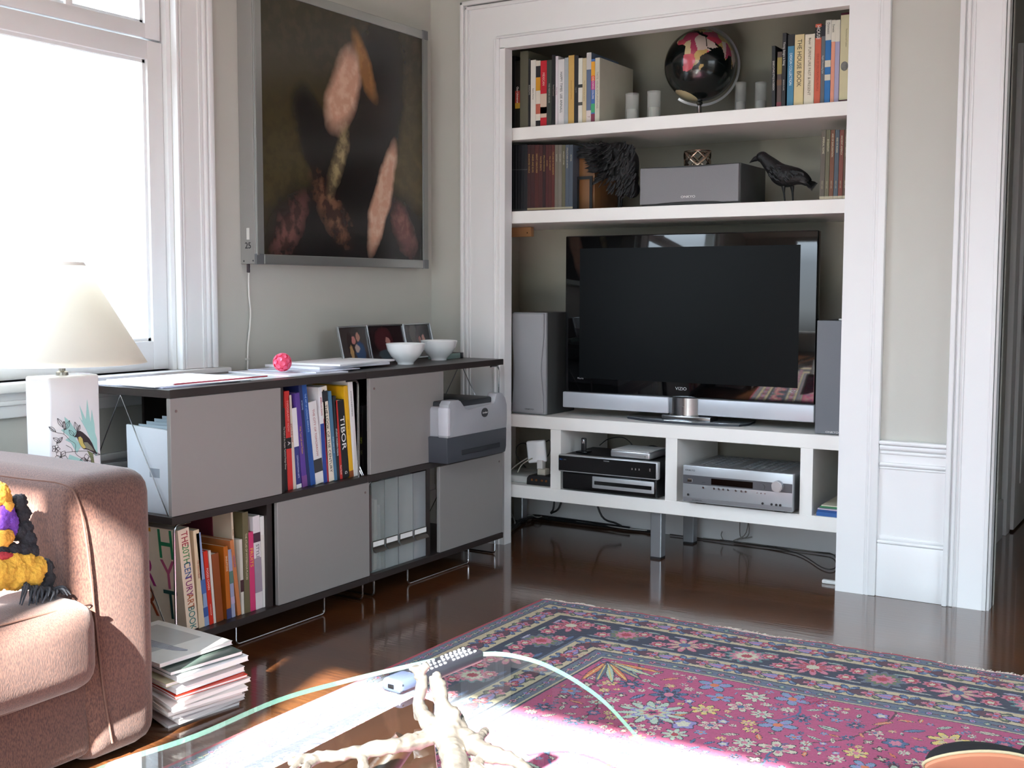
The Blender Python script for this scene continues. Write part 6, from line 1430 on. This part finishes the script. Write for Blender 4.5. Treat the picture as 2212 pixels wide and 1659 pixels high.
me.polygons.foreach_set('loop_start', (np.arange(nx*ny)*4).astype(np.int32)); me.polygons.foreach_set('loop_total', np.full(nx*ny, 4, np.int32))
me.update(); me.validate()
at = me.color_attributes.new('weave', 'FLOAT_COLOR', 'CORNER')
colr = np.ones((ny*nx, 4, 4), np.float32); colr[:, :, :3] = img.reshape(-1, 1, 3)
at.data.foreach_set('color', colr.ravel())
rm = bpy.data.materials.new('wool_pile'); rm.use_nodes = True; n = rm.node_tree.nodes; l = rm.node_tree.links; b = n['Principled BSDF']
b.inputs['Roughness'].default_value = .9; b.inputs['Sheen Weight'].default_value = .15; b.inputs['Specular IOR Level'].default_value = .15
vc = n.new('ShaderNodeVertexColor'); vc.layer_name = 'weave'
tn = n.new('ShaderNodeTexNoise'); tn.inputs['Scale'].default_value = 700; bp = n.new('ShaderNodeBump'); bp.inputs['Strength'].default_value = .6; bp.inputs['Distance'].default_value = .002
tcn = n.new('ShaderNodeTexCoord'); l.new(tcn.outputs['Object'], tn.inputs[0]); l.new(tn.outputs[0], bp.inputs['Height']); l.new(bp.outputs[0], b.inputs['Normal']); l.new(vc.outputs[0], b.inputs['Base Color'])
me.materials.append(rm)
rug = thing('patterned_rug', 'large worn floral rug with a magenta field and navy and cream borders on the floorboards', 'rug', (0, 2.0, 0))
po = bpy.data.objects.new('pile', me); C.objects.link(po); po.parent = rug; po.location = (0, -2.0, 0)
bm = B(); box(bm, RX0-.004, RX1, RY0, RY1-.006, .0005, .0068); wpart(rug, 'backing', bm, col('8c2848', .9))
bm = B(); x = RX0
while x < RX1:
    y = RY1-.002+.004*math.sin(x*23)+.003*math.sin(x*61); L_ = random.uniform(.006, .030); dx = random.uniform(-.010, .010)
    tube(bm, [(x, y-.004, .007), (x+dx*.5, y+L_*.5, .006), (x+dx, y+L_, .003)], [.0019, .0015, .0008], 4); x += .0035
o = wpart(rug, 'fringe', bm, mat('fringe_cotton', 'ded6ca', .9, var=.1)); o['kind'] = 'stuff'

# ------------------------------------------------------------------ glass coffee table
gz1 = .420; gth = .008
ct = thing('coffee_table', 'rounded clear glass coffee table on a dark freeform wooden base, in the foreground', 'coffee table', (-1.1, 1.2, 0))
gp_ = [pZ(x, y, gz1) for x, y in ((215, 1655), (420, 1585), (600, 1508), (740, 1468), (870, 1437), (960, 1417), (1020, 1410), (1080, 1408), (1140, 1419), (1190, 1437), (1250, 1470), (1310, 1515), (1380, 1590), (1445, 1659))]
ctl = [(p.x, p.y) for p in gp_]+[(-.54, 1.24), (-.50, 1.0), (-.55, .78), (-.70, .66), (-.95, .63), (-1.15, .70), (-1.26, .85)]
Q = [Vector((x, y, 0)) for x, y in ctl]; n_ = len(Q); outl = []
for i in range(n_):
    a, b_, c, d = Q[i-1], Q[i], Q[(i+1) % n_], Q[(i+2) % n_]
    for k in range(6):
        s = k/6; p = .5*((2*b_)+(c-a)*s+(2*a-5*b_+4*c-d)*s*s+(3*b_-a-3*c+d)*s**3); outl.append((p.x, p.y))
glm = glass_mat('table_glass', (.93, .965, .95, 1), 1.5)
gem = bpy.data.materials.new('green_glass_edge'); gem.use_nodes = True; n = gem.node_tree.nodes; l = gem.node_tree.links; b = n['Principled BSDF']
b.inputs['Base Color'].default_value = srgb('6fa394'); b.inputs['Roughness'].default_value = .08; b.inputs['Transmission Weight'].default_value = .5; b.inputs['Alpha'].default_value = .7
bm = B(); prism(bm, outl, 'z', gz1-gth, gz1)
bm.normal_update()
for f in bm.faces:
    if abs(f.normal.z) < .5: f.material_index = 1
wpart(ct, 'glass_top', bm, glm, 30, mats=[glm, gem])
wal = mat('dark_walnut', '2c180e', .35, var=.35, scale=5, stretch=(9, 1, 9), bump=.05)
bs = [(-1.452, .95), (-1.449, 1.58), (-1.456, 1.975), (-1.40, 1.965), (-1.33, 1.86), (-1.19, 1.68), (-1.10, 1.45), (-1.06, 1.15), (-1.10, .95)]
bm = B(); prism(bm, bs, 'z', .155, .20, .006); wpart(ct, 'wooden_base', bm, wal)
for (x, y) in ((-1.38, 1.78), (-1.36, 1.02), (-1.14, 1.25)):
    bm = B(); box(bm, x-.03, x+.03, y-.03, y+.03, .0105, .156, .01); wpart(ct, 'leg', bm, wal)
for P in ([(-1.10, 1.22, .19), (-1.06, 1.27, .30), (-1.0, 1.33, gz1-gth-.001)], [(-1.08, 1.0, .19), (-.95, .95, .30), (-.82, .92, gz1-gth-.001)]):
    bm = B(); tube(bm, P, [.028, .024, .018], 12, 5); wpart(ct, 'support_arm', bm, wal)

# driftwood-like silver branch on the glass
def gp2(x, y, z): return pZ(x, y, z)
brz = mat('silvered_branch', '6e6862', .32, .6, var=.35, scale=35, bump=.8, bscale=60)
t = thing('branch_sculpture', 'knobbly silvery branch ornament lying on the glass table', 'ornament', (-.98, 1.36, gz1))
bm = B(); Z0 = gz1+.013
def br(pts, r):
    P = [Vector(p) for p in pts]; P = smooth_path(P, 5); k = len(P); rr_ = []
    for i in range(k):
        s = i/(k-1)*(len(r)-1); j = min(int(s), len(r)-2); rr_.append((r[j]+(r[j+1]-r[j])*(s-j))*random.uniform(.85, 1.22))
    P = [p+Vector((random.uniform(-1, 1), random.uniform(-1, 1), random.uniform(-.4, .8)))*.0018 for p in P]
    tube(bm, P, rr_, 10)
    for i in range(2, k-1, 4):
        ball(bm, P[i]+Vector((random.uniform(-1, 1), random.uniform(-1, 1), .6)).normalized()*rr_[i]*.75, rr_[i]*.55, sub=1)
J0 = gp2(965, 1575, Z0+.012)
up0 = gp2(905, 1552, Z0); yv = up0.y
def atY(x, y, Y): return pY(x, y, Y)
br([J0, gp2(925, 1560, Z0+.01), atY(905, 1520, yv), atY(912, 1475, yv+.004), atY(897, 1437, yv+.006)], [.016, .012, .009, .010, .008])
br([atY(905, 1520, yv), gp2(905, 1552, Z0-.006)], [.008, .006])
br([atY(912, 1450, yv+.004), atY(925, 1435, yv+.01)], [.008, .006])
br([J0, atY(958, 1530, J0.y), atY(948, 1490, J0.y+.005), atY(945, 1466, J0.y+.01)], [.015, .012, .011, .013])
br([J0, atY(975, 1545, J0.y), atY(990, 1560, J0.y)], [.014, .012, .006])
br([J0, gp2(905, 1600, Z0+.006), gp2(850, 1612, Z0+.012), gp2(790, 1622, Z0+.006), gp2(730, 1632, Z0+.004), gp2(675, 1638, Z0), gp2(620, 1648, Z0-.004)], [.016, .012, .011, .010, .008, .008, .005])
br([gp2(800, 1620, Z0+.006), gp2(785, 1640, Z0), gp2(790, 1680, Z0)], [.008, .007, .006]); br([gp2(690, 1636, Z0), gp2(660, 1660, Z0), gp2(640, 1700, Z0)], [.007, .006, .005]); br([gp2(655, 1640, Z0), gp2(625, 1665, Z0)], [.006, .004])
br([J0, gp2(975, 1620, Z0+.004), gp2(985, 1660, Z0+.002), gp2(1000, 1730, Z0)], [.017, .018, .017, .012])
br([J0, gp2(1010, 1600, Z0+.008), gp2(1045, 1625, Z0+.006), gp2(1100, 1640, Z0+.004), gp2(1140, 1665, Z0), gp2(1180, 1720, Z0)], [.016, .014, .013, .009, .007, .005])
br([gp2(1030, 1615, Z0+.008), gp2(1035, 1595, Z0+.012), gp2(1048, 1580, Z0+.01)], [.009, .007, .006])
br([gp2(1060, 1630, Z0+.004), gp2(1030, 1650, Z0), gp2(1060, 1690, Z0)], [.010, .008, .006])
br([gp2(1000, 1590, Z0+.01), gp2(992, 1560, Z0+.02), gp2(985, 1545, Z0+.02)], [.011, .009, .007])
o = wpart(t, 'branch', bm, brz, 80); remesh(o, .0024, False)

# black remote control leaning on the branch, far end towards the window
a_, b_ = pZ(856, 1478, gz1+.012), pZ(1018, 1413, gz1+.012); dv = b_-a_; L_ = Vector((dv.x, dv.y, 0)).length; ang = math.atan2(dv.y, dv.x)
t = thing('remote_control', 'long black remote control with many silver buttons lying on the glass table', 'remote', (a_.x, a_.y, gz1), ang)
L_ = max(L_, .2)
bm = B(); box(bm, -.012, L_+.004, -.022, .022, .0005, .021, .006, 3); fin(bm, 'body', mat('remote_black', '18191f', .3, var=.02), t)
bm = B(); T = bmesh.new(); box(T, -.014, .040, -.0225, .0225, .0, .023, .009, 3); merge(bm, T); fin(bm, 'end_cap', mat('remote_grey_blue', '3c4458', .25, var=.02), t)
bm = B(); box(bm, -.0148, -.010, -.008, .006, .008, .016, .002); fin(bm, 'emitter_window', blkp, t)
k = 0
for i in range(13):
    for j in range(3):
        x = .050+i*.0115; y = -.013+j*.013
        if x > L_-.01: continue
        if i in (6,) and j != 1: continue
        bm = B(); ball(bm, (x, y, .0215), .0035, 1.1, .9, .55, 1); fin(bm, 'button', mat('button_grey', 'a8aab2', .25, .3, var=0), t, 80)

# ------------------------------------------------------------------ slippers on the rug at the lower right corner
def shoe(label, cx_, cy_, rz, roll, s=1.0, lift=.0):
    t = thing('slipper', label, 'shoe', (cx_, cy_, .011), rz, group='pair of black slippers')
    out = []
    for k in range(40):
        a = 2*PI*k/40; u = math.cos(a); w = math.sin(a); x = .125*u; y = .040*w*(1+.22*u)+.006*math.cos(2*a)
        out.append((x, y))
    Rm = Matrix.Rotation(roll, 4, 'X') @ Matrix.Scale(s, 4)
    def put(bm, name, m, sh=40): 
        bm.transform(Matrix.Translation((0, 0, lift)) @ Rm); return fin(bm, name, m, t, sh)
    bm = B(); prism(bm, [(x*1.0, y*1.0) for x, y in out], 'z', 0, .012, .003); put(bm, 'sole', mat('peach_sole', 'd8906c', .7, var=.06, scale=12))
    bm = B(); tube(bm, [(x*1.02, y*1.03, .012) for x, y in out]+[(out[0][0]*1.02, out[0][1]*1.03, .012)], .0035, 8); put(bm, 'welt', mat('cream_rim', 'cfc39c', .6), 80)
    bm = B(); T = bmesh.new(); bmesh.ops.create_uvsphere(T, u_segments=28, v_segments=16, radius=1)
    for v in T.verts:
        v.co = Vector((v.co.x*.124, v.co.y*.040*(1+.22*v.co.x), .012+max(0, v.co.z)*(.062-.012*v.co.x)))
    merge(bm, T); put(bm, 'upper', mat('black_felt', '17171a', .8, var=.1, bump=.3), 60)
sp_ = pZ(2010, 1665, .03)
shoe('black slipper lying on its side with its peach sole showing, at the lower right corner', sp_.x+.115, sp_.y+.0, .35, -1.15, 1.0, .042)
sp2 = pZ(2215, 1640, .03)
shoe('second black slipper behind the tipped one at the lower right edge', sp2.x+.09, sp2.y+.05, .5, 0, 1.0, 0)
